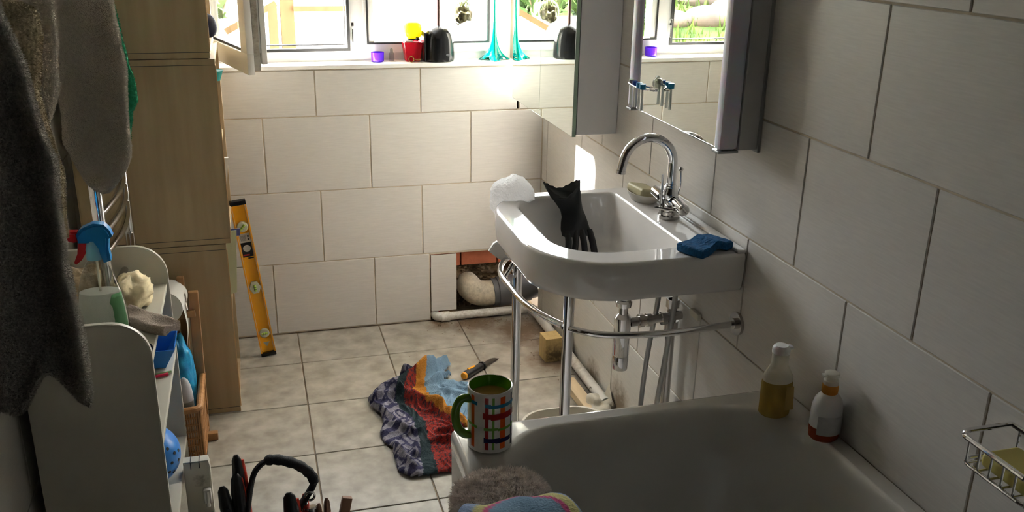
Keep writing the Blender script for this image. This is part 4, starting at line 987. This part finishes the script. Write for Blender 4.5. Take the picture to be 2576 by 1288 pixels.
b = B(); prism(b, [(-1.42, .70), (-1.238, .71), (-1.222, .84), (-1.40, .84)], -.41, -.395, 'y', bev=.001); obj('magazine', b, M['paper'], label='white magazine standing upright in the middle maple box', cat='magazine')
nb = thing('notebook', (-1.24, -.4, .3), 'pale green notebook with a blue tab jutting out of the lowest maple box', 'notebook')
b = B(); prism(b, [(-1.40, .31), (-1.232, .36), (-1.216, .585), (-1.40, .585)], -.41, -.395, 'y', bev=.001); obj('cover', b, M['book'], nb)
bx('tab', -1.235, -1.205, -.404, -.400, .565, .59, M['bookblue'], nb, 0)

# spirit level leaning
A_ = Vector((-1.1415, -.185, .003)); Bq = Vector((-1.2100, -.232, .640)); dz = (Bq - A_).normalized(); dy = Vector((.06, -1, 0)); dy = (dy - dz * dy.dot(dz)).normalized(); dx = dy.cross(dz).normalized() * -1
if dx.x < 0: dx = -dx
TL = Matrix(((dx.x, dy.x, dz.x, A_.x), (dx.y, dy.y, dz.y, A_.y), (dx.z, dy.z, dz.z, A_.z), (0, 0, 0, 1))); LL = (Bq - A_).length
lv = thing('spirit_level', tuple(A_), 'yellow spirit level leaning against the maple boxes', 'spirit level')
b = B(); box(b, -.022, .022, -.002, .002, .012, LL - .012, T=TL); obj('web', b, M['yellow'], lv)
for sx in (-1, 1):
    b = B(); box(b, sx * .0255 - .0025, sx * .0255 + .0025, -.011, .011, .006, LL - .006, .001, T=TL); obj('flange', b, M['yellow_d'], lv)
for z0, z1 in ((0, .016), (LL - .016, LL)):
    b = B(); box(b, -.0285, .0285, -.012, .012, z0, z1, .002, T=TL); obj('end_cap', b, M['black'], lv)
def vial(z, r, ang, hexa=False):
    b = B(); lathe(b, [(r, .0), (r, .008), (r * .9, .0095)], (0, 0, 0), 6 if hexa else 28, T=TL @ Matrix.Translation((0, .002, z)) @ Matrix.Rotation(-PI / 2, 4, 'X') @ Matrix.Scale(1.3 if hexa else 1, 4, (0, 1, 0)))
    o_ = obj('vial_housing', b, M['vial'], lv)
    b = B(); T_ = TL @ Matrix.Translation((0, .0125, z)) @ Matrix.Rotation(ang, 4, 'Y'); tube(b, [T_ @ Vector((0, 0, -r * .6)), T_ @ Vector((0, 0, r * .6))], .0045, 12); obj('vial', b, M['vial_fluid'], o_)
    b = B()
    for s in (-.2, .2): box(b, -.005, .005, .003, .0052, s * r - .0006, s * r + .0006, T=T_)
    obj('marks', b, M['darkline'], o_)
vial(LL * .845, .0195, .8); vial(LL * .46, .021, 0, True); vial(LL * .155, .0185, PI / 2)
b = B(); box(b, -.019, .019, .002, .0028, LL * .655, LL * .745, T=TL); obj('sticker', b, M['black'], lv, label='black product sticker on the level')
b = B(); box(b, -.019, .019, .002, .0028, LL * .745, LL * .80, T=TL); obj('sticker', b, M['silverlabel'], lv, label='silver barcode sticker on the level')
b = B()
for k in range(9): x = -.015 + k * .0022; box(b, x, x + .0008, .0028, .0031, LL * .755, LL * .79, T=TL)
box(b, .009, .015, .0028, .0031, LL * .757, LL * .768, T=TL); box(b, .009, .015, .0028, .0031, LL * .776, LL * .787, T=TL)
obj('barcode', b, M['darkline'], lv, smooth=False)
b = B(); lathe(b, [(.0135, 0), (.0135, .0008)], (0, 0, 0), 24, T=TL @ Matrix.Translation((0, .0028, LL * .708)) @ Matrix.Rotation(-PI / 2, 4, 'X')); obj('dial_print', b, M['silverlabel'], lv)
b = B(); box(b, -.017, .006, .0028, .0031, LL * .663, LL * .672, T=TL); obj('red_print', b, M['redplastic'], lv)
b = B(); box(b, -.002, .018, .002, .0026, LL * .642, LL * .65, T=TL); obj('black_print', b, M['black'], lv)
b = B(); vv = [b.verts.new(TL @ Vector(q)) for q in ((-.012, .0024, LL * .09), (.012, .0024, LL * .09), (0, .0024, LL * .06))]; b.faces.new(vv); obj('triangle_mark', b, M['vial'], lv, recalc=False)

# ---------------------------------------------------------------- white tiered shelf unit on the left
UN, UF, UX, UB = -1.50, -.965, -1.396, XL + .03
un = thing('white_shelf_unit', (-1.53, -1.23, 0), 'low white shelf unit with rounded side panels along the left wall', 'shelf unit')
def side_poly():
    r = .088; p = [(UB, .002), (UX, .002), (UX, .737 - r)]
    for k in range(1, 13): a = .5 * PI * k / 12; p.append((UX - r + r * math.cos(a), .737 - r + r * math.sin(a)))
    p.append((UB, .737)); return p
for y in (UN, UF):
    b = B(); prism(b, side_poly(), y, y + .016, 'y', bev=.002); obj('side_panel', b, M['white_mdf'], un)
bx('back_panel', UB, UB + .006, UN + .016, UF, .05, .70, M['white_mdf'], un)
for z, xf in ((.606, UX - .006), (.41, UX + .0), (.118, UX + .0)):
    bx('shelf', UB + .006, xf, UN + .016, UF, z, z + .016, M['white_mdf'], un, .002)
# things on its top shelf
ZT = .6225
sb = thing('spray_bottle', (-1.515, -1.30, ZT), 'clear spray bottle of foam with blue and red trigger head on the shelf unit', 'spray bottle')
c = (-1.52, -1.30, ZT)
b = B(); lathe(b, [(.050, 0.001), (.055, .006), (.055, .05), (.052, .085), (.046, .12)], c, 36, sy=.62); obj('foam', b, M['foam'], sb)
b = B(); lathe(b, [(.052, 0), (.0575, .005), (.0575, .055), (.0545, .09), (.046, .13), (.036, .165), (.024, .19), (.0165, .20), (.0155, .214)], c, 36, sy=.62, cap1=False); obj('bottle', b, M['clear'], sb)
b = B(); tube(b, [(c[0], c[1], c[2] + .02), (c[0] + .003, c[1], c[2] + .2)], .0028, 8); obj('dip_tube', b, M['hazy'], sb)
b = B(); lathe(b, [(.019, .203), (.019, .212), (.017, .236), (.013, .250)], c, 24); obj('collar', b, mat('pale_blue_plastic', (.18, .45, .62), .3, sss=.2), sb)
b = B(); prism(b, [(-1.550, .870), (-1.552, .892), (-1.538, .906), (-1.512, .916), (-1.490, .912), (-1.479, .898), (-1.474, .882), (-1.483, .876), (-1.486, .85), (-1.484, .822), (-1.500, .817), (-1.508, .845), (-1.520, .868)], -1.318, -1.282, 'y', bev=.006); obj('spray_head', b, M['bluecap'], sb)
b = B(); prism(b, [(-1.572, .876), (-1.575, .890), (-1.568, .898), (-1.550, .897), (-1.546, .874), (-1.560, .871)], -1.314, -1.286, 'y', bev=.005); obj('nozzle', b, M['redplastic'], sb)
b = B(); prism(b, [(-1.551, .874), (-1.528, .870), (-1.534, .848), (-1.548, .826), (-1.562, .815), (-1.566, .820), (-1.556, .842)], -1.310, -1.290, 'y', bev=.004); obj('trigger', b, M['redplastic'], sb)
arc = [math.radians(-75 + k * 7) for k in range(10)]
b = B(); grid(b, 10, 6, lambda i, j: Vector((c[0] + (.0585 - .0022 * j * .8) * math.cos(arc[i]), c[1] + .62 * (.0585 - .0022 * j * .8) * math.sin(arc[i]), ZT + .008 + .022 * j * (1 if i > 2 else .6 + .13 * i)))); obj('label', b, M['greenlabel'], sb, recalc=False)
def lump(name, c, r, m, amp, sc, label, cat, dent=None, u=56, v=36, seed=0):
    b = B()
    for q in sphere(b, (0, 0, 0), 1, u=u, v=v):
        n_ = q.co.normalized(); k = 1 + amp * fbm(n_, sc, seed) + amp * .5 * abs(fbm(n_, sc * 3, seed + 2))
        if dent:
            d_ = (n_ - Vector(dent).normalized()).length; k -= .55 * math.exp(-(d_ / .2) ** 2)
        q.co = Vector(c) + Vector((n_.x * r[0] * k, n_.y * r[1] * k, max(n_.z * r[2] * k, -(c[2] - ZT))))
    return obj(name, b, m, label=label, cat=cat, angle=180)
lump('natural_sponge', (-1.60, -1.12, ZT + .055), (.075, .06, .062), M['natsponge'], .30, 2.0, 'brown natural sponge with a dark hole behind the spray bottle', 'sponge', dent=(.45, -1, .1))
lump('cream_puff', (-1.475, -1.10, ZT + .035), (.05, .085, .045), M['puff'], .28, 2.2, 'cream crinkled bath puff right of the spray bottle', 'bath puff', seed=4)
lump('face_flannel', (-1.61, -1.30, ZT + .035), (.045, .07, .04), M['brown_towel'], .3, 2.5, 'crumpled brown face flannel left of the spray bottle', 'flannel', seed=8)
b = B()
def flan(i, j):
    u = i / 39; a = 2 * PI * j / 24
    P0, P1 = Vector((-1.49, -1.22, ZT + .022)), Vector((-1.365, -1.315, ZT + .012)); p = P0.lerp(P1, u)
    s = Vector((.60, .80, 0)); h = .040 * (1 - .25 * u); t = .013 + .004 * math.sin(u * 9 + a * 2)
    return p + s * h * math.cos(a) + Vector((0, 0, t * math.sin(a) + .005 * math.sin(a * 3)))
V_ = grid(b, 40, 24, flan, closed_v=True); b.faces.new(V_[0]); b.faces.new(list(reversed(V_[-1])))
obj('folded_flannel', b, M['brown_towel'], label='folded brown flannel hanging over the front edge of the shelf unit', cat='flannel', angle=80)
hc = thing('hair_claw', (-1.58, -1.43, ZT), 'black plastic hair claw at the near left of the shelf unit', 'hair clip')
b = B()
for k in range(6): tube(b, smooth_path([(-1.60 + k * .009, -1.43, ZT + .075), (-1.598 + k * .009, -1.45, ZT + .095), (-1.59 + k * .009, -1.46, ZT + .07), (-1.588 + k * .009, -1.45, ZT + .001)], 4), .0025, 6)
tube(b, [(-1.605, -1.435, ZT + .085), (-1.55, -1.435, ZT + .085)], .005, 8); obj('prongs', b, M['black'], hc)
# second shelf
Z2 = .4265
b = B(); loops_mesh(b, [[Vector(p) for p in q] for q in (
    [(-1.46, -1.10, Z2), (-1.415, -1.10, Z2), (-1.415, -1.00, Z2), (-1.46, -1.00, Z2)], [(-1.48, -1.12, Z2 + .06), (-1.385, -1.12, Z2 + .06), (-1.385, -.99, Z2 + .06), (-1.48, -.99, Z2 + .06)],
    [(-1.478, -1.118, Z2 + .06), (-1.388, -1.118, Z2 + .06), (-1.388, -.992, Z2 + .06), (-1.478, -.992, Z2 + .06)], [(-1.458, -1.098, Z2 + .004), (-1.418, -1.098, Z2 + .004), (-1.418, -1.002, Z2 + .004), (-1.458, -1.002, Z2 + .004)])])
obj('blue_dish', b, M['sky_plastic'], label='small blue open dish on the second shelf of the white unit', cat='dish', smooth=False)
b = B(); tube(b, [(-1.46, -1.15, Z2 + .004), (-1.398, -1.135, Z2 + .004)], .0035, 8); obj('green_stick', b, M['greens'], label='thin pale green stick on the second shelf', cat='stick')
b = B(); tube(b, [(-1.46, -1.165, Z2 + .005), (-1.405, -1.150, Z2 + .005)], .0045, 8); obj('pink_stick', b, M['pinks'], label='short pink plastic stick beside the green one on the second shelf', cat='stick')
# third shelf
bw = thing('blue_bath_toy', (-1.475, -1.20, .135), 'large round blue plastic bath toy with holes on the lower shelf', 'bath toy')
b = B(); sphere(b, (-1.475, -1.20, .2185), .084, u=40, v=26); obj('shell', b, M['sky_plastic'], bw)
b = B()
for az, el in ((.0, .0), (.2, .25), (-.25, .15), (.35, -.1), (-.1, -.3), (.15, -.45), (-.45, -.1), (.45, .2), (-.3, .4), (0, .5)):
    n_ = Vector((math.cos(el) * math.cos(az - .7), math.cos(el) * math.sin(az - .7), math.sin(el))); p = Vector((-1.475, -1.20, .2185)) + n_ * .0835; tube(b, [p, p + n_ * .0016], .0045, 10)
obj('holes', b, M['darkline'], bw)
lump('blue_scoop', (-1.44, -1.40, .17), (.035, .05, .035), M['navy_plastic'], .05, 2, 'small dark blue plastic scoop nearer the front of the lower shelf', 'scoop')
# folded plastic stool in front of the unit
st_ = thing('folded_stool', (-1.35, -1.16, 0), 'folded white plastic step stool standing against the shelf unit front', 'stool')
b = B(); prism(b, [(-1.392, .001), (-1.322, .001), (-1.322, .15), (-1.326, .170), (-1.392, .170)], -1.185, -1.150, 'y', bev=.003); obj('panel', b, M['stool'], st_)
b = B()
for x in (-1.372, -1.349): box(b, x - .0012, x + .0012, -1.1865, -1.149, .150, .1715)
obj('slots', b, M['darkline'], st_)
b = B(); box(b, -1.345, -1.325, -1.20, -1.185, .04, .085, .003); tube(b, [(-1.335, -1.196, .03), (-1.335, -1.196, .08)], .006, 10); obj('latch', b, M['whiteplastic'], st_)

# toilet roll stand with wicker basket
rs = thing('toilet_roll_stand', (-1.39, -.76, 0), 'wooden toilet roll stand with a wicker basket by the maple boxes', 'stand')
def beam(p, q, wx, wy, m, name, par):
    b = B(); p, q = Vector(p), Vector(q); box(b, -wx / 2, wx / 2, -wy / 2, wy / 2, 0, (q - p).length, .003, T=Matrix.Translation(p) @ (q - p).to_track_quat('Z', 'Y').to_matrix().to_4x4()); return obj(name, b, m, par)
beam((-1.362, -.71, .0), (-1.354, -.71, .493), .022, .03, M['oak'], 'post', rs)
beam((-1.40, -.66, .0), (-1.392, -.66, .525), .026, .022, M['oak'], 'post', rs)
beam((-1.45, -.72, .415), (-1.352, -.72, .425), .02, .022, M['oak'], 'crossbar', rs)
beam((-1.42, -.69, .36), (-1.372, -.70, .02), .016, .02, M['oak'], 'brace', rs)
beam((-1.47, -.775, .014), (-1.318, -.775, .014), .022, .026, M['oak'], 'foot', rs)
b = B(); tube(b, [(-1.352 + .0105, -.712, .215), (-1.352 + .0125, -.712, .215)], .004, 10); obj('screw', b, M['silver'], rs)
b = B()
BX = (-1.50, -1.352, -.945, -.69)
bz0, bz1 = .016, .20
for k in range(9):
    z = bz0 + (bz1 - bz0) * k / 8
    lp = rrect(BX[0], BX[1], BX[2], BX[3], z, (.015,) * 4, 4); n_ = len(lp)
    lp = [p + Vector(((1 if i % 2 else -1) * .0012 * (1 if k % 2 else -1), 0, 0)) for i, p in enumerate(lp)]
    tube(b, lp + [lp[0]], .0035, 6, cap=False)
for i in range(22):
    t = i / 22; x = BX[0] + (BX[1] - BX[0]) * t; tube(b, [(x, BX[2], bz0), (x, BX[2], bz1)], .003, 6)
for i in range(26):
    y = BX[2] + (BX[3] - BX[2]) * i / 26; tube(b, [(BX[1], y, bz0), (BX[1], y, bz1)], .003, 6)
obj('weave', b, M['wicker'], rs, kind='stuff')
b = B(); lp = rrect(BX[0], BX[1], BX[2], BX[3], bz1 + .004, (.02,) * 4, 5); tube(b, lp + [lp[0]], .0105, 10, cap=False); obj('basket_rim', b, M['wicker'], rs)
bx('basket_floor', BX[0] + .004, BX[1] - .004, BX[2] + .004, BX[3] - .004, bz0, bz0 + .006, M['wicker'], rs)
b = B(); bmr = [(-1.44, -.775), ]; tube(b, [(-1.435, -.775, .47), (-1.425, -.665, .47)], .052, 28); 
tr_ = obj('toilet_roll', b, M['paper'], label='white toilet roll hanging on the wooden stand', cat='toilet roll')
b = B(); grid(b, 8, 12, lambda i, j: Vector((-1.384 + .008 * math.sin(j * .5), -.775 + .1 * i / 7, .47 - .022 * j))); obj('loose_sheet', b, M['paper'], tr_, recalc=False)
lump_b = B()
for q in sphere(lump_b, (0, 0, 0), 1, u=40, v=30):
    n_ = q.co.normalized(); k = 1 + .18 * fbm(n_, 2.5, 3) + .08 * abs(fbm(n_, 8, 3)); q.co = Vector((-1.405, -.775, .225)) + Vector((n_.x * .036 * k, n_.y * .05 * k, n_.z * .145 * k))
obj('blue_bag', lump_b, M['bluebag'], label='shiny blue plastic pack standing in the wicker basket', cat='packet', angle=180)
wbt = thing('cleaner_bottle', (-1.40, -.87, .03), 'white and grey cleaner bottle standing in the wicker basket', 'bottle')
c = (-1.396, -.872, .024)
b = B(); lathe(b, [(.022, 0), (.025, .004), (.025, .16), (.024, .163)], c, 26); obj('body', b, M['whiteplastic'], wbt)
b = B(); lathe(b, [(.024, .163), (.0245, .165), (.0245, .178), (.024, .18)], c, 26); obj('band', b, M['greyplastic'], wbt)
b = B(); lathe(b, [(.024, .18), (.0235, .2), (.020, .225), (.013, .245), (.004, .254)], c, 26); obj('cap', b, mat('pale_grey_plastic', (.48, .48, .52), .3), wbt)

# ---------------------------------------------------------------- tool bag
bg_ = thing('tool_bag', (-1.13, -1.5, 0), 'open black tool bag with a padded handle on the floor', 'tool bag')
b = B()
ol = lambda i, z: rrect(-1.285 + i, -.955 - i, -1.66 + i, -1.44 - i, z, (.03,) * 4, 5)
loops_mesh(b, [ol(.01, .002), ol(0, .02), ol(0, .09), ol(.004, .118), ol(.008, .118), ol(.012, .05), ol(.014, .02)], True); obj('bag_body', b, M['blackcloth'], bg_)
hp = smooth_path([(-1.232, -1.50, .12), (-1.222, -1.46, .17), (-1.210, -1.43, .222), (-1.196, -1.42, .262), (-1.168, -1.42, .288), (-1.135, -1.42, .288), (-1.088, -1.42, .265), (-1.058, -1.42, .232), (-1.052, -1.42, .205), (-1.07, -1.43, .178), (-1.095, -1.45, .15), (-1.11, -1.5, .11)], 5)
b = B(); tube(b, hp, .0075, 10, flat=1.6); obj('handle_strap', b, M['blackcloth'], bg_)
pad = hp[20:41]; b = B(); tube(b, pad, [.0105] + [.0135 + .0012 * math.sin(k * 2.1) for k in range(len(pad) - 2)] + [.0105], 14); obj('handle_pad', b, M['blackcloth'], bg_)
b = B(); box(b, -1.232, -1.214, -1.462, -1.452, .150, .168, .003); box(b, -1.228, -1.219, -1.464, -1.460, .128, .142, .002); obj('buckle', b, M['silver'], bg_)
def tool(name, label, cat, parts):
    t_ = thing(name, parts[0][1][0], label, cat)
    for nm, P_, r, m in parts:
        b = B(); tube(b, smooth_path(P_, 4) if len(P_) > 2 else P_, r, 14); obj(nm, b, m, t_)
def grip(p, q, r): 
    p, q = Vector(p), Vector(q); return [q.lerp(p, t) for t in (0, .1, .35, .7, .93, 1)], [r * .85, r * .95, r, r * 1.05, r * .8, r * .35]
def pl(name, label, P0, P1, m, r=.0165, stripe=None, cat='pliers'):
    t_ = thing(name, P1, label, cat); P_, rr = grip(P0, P1, r); b = B(); tube(b, P_, rr, 16); obj('grip', b, m, t_)
    if stripe:
        o_ = Vector(stripe); b = B(); tube(b, [p + o_ for p in P_[:-1]], [q * .8 for q in rr[:-1]], 12); obj('red_side', b, M['redgrip'], t_)
    return t_
pl('pliers', 'uppermost black and red pliers handle at the left of the tool bag', (-1.240, -1.40, .306), (-1.228, -1.46, .13), M['blackrubber'], .015, (.0085, .004, -.004))
pl('pliers', 'black pliers handle just below the red and black one', (-1.243, -1.43, .270), (-1.236, -1.48, .11), M['blackrubber'], .0165, (.006, .006, -.004))
pl('pliers', 'leftmost black handle standing in the tool bag', (-1.279, -1.43, .238), (-1.255, -1.50, .09), M['blackrubber'], .0165)
pl('pliers', 'short black handle in front of the leftmost tool handle', (-1.27, -1.47, .196), (-1.245, -1.54, .08), M['blackrubber'], .013)
pl('pliers', 'thick black handle with red stripe under the bag handle', (-1.117, -1.44, .20), (-1.105, -1.50, .06), M['blackrubber'], .019, (.0115, .004, -.012))
pl('pliers', 'red screwdriver grip beside the silver spanner', (-1.078, -1.42, .178), (-1.07, -1.49, .07), M['redgrip'], .010, None, 'screwdriver')
b = B(); tube(b, [(-1.06, -1.46, .10), (-1.064, -1.45, .15)], .014, 20); tube(b, [(-1.064, -1.45, .15), (-1.0645, -1.449, .154)], [.017, .015], 20)
obj('silver_capped_tool', b, M['silver'], label='tool with a flat round silver end in the bag middle', cat='tool')
b = B(); tube(b, [(-1.09, -1.45, .13), (-1.072, -1.44, .165)], .003, 8); pp = [(-1.064 + .012 * math.cos(t), -1.437, .178 + .012 * math.sin(t)) for t in [2 * PI * q / 16 for q in range(17)]]; tube(b, pp, .0035, 8, cap=False); obj('ring_spanner', b, M['silver'], label='small silver ring spanner poking up in the tool bag', cat='spanner')
pl('wooden_tool', 'slim brown wooden tool handle with a rounded top', (-1.022, -1.44, .168), (-1.024, -1.50, .06), M['woodhandle'], .009, None, 'tool handle')
pl('wooden_tool', 'short reddish-brown handle left of the slim wooden handle', (-1.043, -1.44, .155), (-1.04, -1.50, .06), M['woodhandle'], .008, None, 'tool handle')
b = B(); T_ = Matrix.Translation((-.990, -1.47, .09)) @ Matrix.Rotation(.25, 4, 'Y') @ Matrix.Rotation(-.2, 4, 'X'); box(b, -.013, .013, -.009, .009, -.06, .085, .002, T=T_); obj('wooden_block_handle', b, M['woodhandle'], label='square brown wooden bar leaning out of the bag at the right', cat='tool handle')
b = B(); tube(b, [(-1.005, -1.50, .06), (-1.003, -1.48, .125)], .013, 20); obj('steel_socket', b, M['silver'], label='shiny steel cylinder between the wooden handles in the bag', cat='socket')

# ---------------------------------------------------------------- towel radiator, hooks and towels on the left
rd = thing('towel_radiator', (-1.56, -.88, .3), 'chrome ladder towel radiator on the left wall behind the towels', 'radiator')
for y in (-1.14, -.635):
    b = B(); tube(b, [(-1.525, y, .33), (-1.525, y, 1.55)], .015, 18, flat=1.0); sphere(b, (-1.525, y, 1.55), .015, u=14, v=8); sphere(b, (-1.525, y, .33), .015, u=14, v=8); obj('upright', b, M['chrome'], rd)
for k in range(22):
    z = .36 + k * .052
    if k in (7, 15): continue
    b = B(); tube(b, [(-1.525 + .022 * math.sin(PI * t / 10), -1.14 + .505 * t / 10, z) for t in range(11)], .0095, 12); obj('rung', b, M['chrome_dull'], rd)
b = B()
for y in (-1.14, -.635):
    for z in (.45, 1.4): tube(b, [(-1.525, y, z), (XL + .002, y, z)], .008, 10); tube(b, [(XL + .008, y, z), (XL + .001, y, z)], .018, 14)
obj('brackets', b, M['chrome_dull'], rd)
b = B(); tube(b, [(-1.545, -1.14, .33), (-1.545, -1.14, .0)], .0075, 10); obj('copper_pipe', b, mat('copper', (.72, .35, .18), .25, metal=1), rd)
hk = thing('hook_rail', (XL, -1.6, 1.78), 'wall rail with hooks the towels hang from', 'hook rail')
bx('rail_board', XL + .001, XL + .02, -2.2, -1.0, 1.76, 1.82, M['oak'], hk)
for y in (-2.1, -1.85, -1.6, -1.3, -1.1):
    b = B(); tube(b, smooth_path([(XL + .02, y, 1.79), (XL + .09, y, 1.79), (XL + .13, y, 1.80), (XL + .14, y, 1.83)], 4), .005, 10); obj('hook', b, M['chrome'], hk)
def towel(name, y, L_, R_, thick, nf, m, label, cat='towel', hem=.0, seed=0, amp=.014, NZ=150, NA=140, ztop=1.80, yd=0, hook=XL + .12, hemf=None, fuzz=0, flen=.004):
    """hanging towel: volume between its two outlines, with folds and terry fuzz; L_,R_ = (z,x) lists top->bottom"""
    b = B()
    def it(tab, z):
        for (z0, x0), (z1, x1) in zip(tab, tab[1:]):
            if z1 <= z <= z0: t = (z0 - z) / (z0 - z1 + 1e-9); return x0 + (x1 - x0) * t
        return tab[0][1] if z > tab[0][0] else tab[-1][1]
    zt = ztop; zb = min(L_[-1][0], R_[-1][0])
    L_ = [(ztop, hook - .015)] + L_; R_ = [(ztop, hook + .015)] + R_
    def f(i, j):
        a = 2 * PI * i / NA; s = j / (NZ - 1); z = zt + (zb - zt) * s
        xl, xr = it(L_, z), it(R_, z); c, h = (xl + xr) / 2, max((xr - xl) / 2, .002)
        up = min(1, (zt - z) / .25); endf = min(1, (z - zb) / .03 + .12)
        ca_, sa_ = math.cos(a), math.sin(a)
        x = c + h * math.copysign(abs(ca_) ** .8, ca_)
        th = thick * (.35 + .65 * up) * min(1, h / .05 + .25) * (endf ** .5)
        fold = amp * up * math.sin(nf * (x - c) / .06 + 1.3 * math.sin(z * 3 + seed) + seed)
        yy = y + yd * s + th * math.copysign(abs(sa_) ** .7, sa_) + (fold if sa_ < 0 else fold * .5)
        p = Vector((x, yy, z)); p += Vector((ca_, sa_, 0)) * (.003 * noise.noise(p * 22 + Vector((seed, 0, 0))) + .0016 * noise.noise(p * 190) + .0012 * random.random())
        p.x += .004 * noise.noise(Vector((0, z * 9, seed)))
        if hemf: p.z += hemf(x) * s ** 7
        return p
    V_ = grid(b, NA, NZ, f, closed_u=True); b.faces.new([V_[i][0] for i in range(NA)]); b.faces.new([V_[i][-1] for i in reversed(range(NA))])
    o_ = obj(name, b, m, label=label, cat=cat, angle=180)
    if fuzz: add_pile(o_, m, fuzz, flen, zmax=1.5)
    return o_
# big grey bathrobe/towel nearest
towel('grey_towel', -2.0, [(1.45, -1.62), (1.2, -1.625), (1.0, -1.63), (.86, -1.60), (.80, -1.52), (.775, -1.46)], [(1.454, -1.483), (1.40, -1.468), (1.371, -1.462), (1.298, -1.453), (1.234, -1.438), (1.169, -1.443), (1.068, -1.441), (.961, -1.437), (.87, -1.435), (.82, -1.438), (.775, -1.449)], .045, 2.4, M['grey_towel'], 'large dark grey towel hanging nearest at the left edge', seed=1, amp=.034, NZ=220, fuzz=60000, hemf=lambda x: .10 * math.exp(-((x + 1.495) / .03) ** 2), flen=.0045)
towel('beige_bathrobe', -1.80, [(1.46, -1.60), (1.2, -1.60), (1.05, -1.58)], [(1.460, -1.500), (1.447, -1.474), (1.401, -1.469), (1.341, -1.477), (1.307, -1.488), (1.237, -1.476), (1.165, -1.469), (1.05, -1.472)], .035, 1.3, M['tan_towel'], 'beige bathrobe hanging behind the big grey towel', 'bathrobe', seed=3, amp=.02, fuzz=20000)
towel('white_bath_sheet', -1.52, [(1.436, -1.60), (1.3, -1.60), (1.195, -1.545)], [(1.436, -1.491), (1.272, -1.506), (1.24, -1.515), (1.195, -1.533)], .025, 1.2, M['cream_towel'], 'pale grey towel with a pointed corner between robe and cream towel', seed=5, amp=.012, fuzz=15000)
towel('cream_bath_towel', -1.25, [(1.415, -1.530), (1.285, -1.543), (1.168, -1.547), (1.104, -1.553), (1.065, -1.541), (.987, -1.512), (.966, -1.492)], [(1.415, -1.415), (1.310, -1.411), (1.237, -1.408), (1.145, -1.415), (1.050, -1.424), (1.012, -1.441), (.966, -1.480)], .035, 1.7, M['cream_towel'], 'cream bath towel with a pointed lower end hanging by the radiator', seed=2, amp=.034, NZ=200, fuzz=50000)
towel('green_towel', -1.10, [(1.403, -1.52), (1.2, -1.52), (1.045, -1.46)], [(1.403, -1.438), (1.347, -1.427), (1.262, -1.418), (1.195, -1.405), (1.160, -1.404), (1.13, -1.424), (1.065, -1.433), (1.045, -1.442)], .02, 3.5, M['green_towel'], 'dark green towel just showing behind the cream bath towel', seed=7, amp=.008, fuzz=9000)
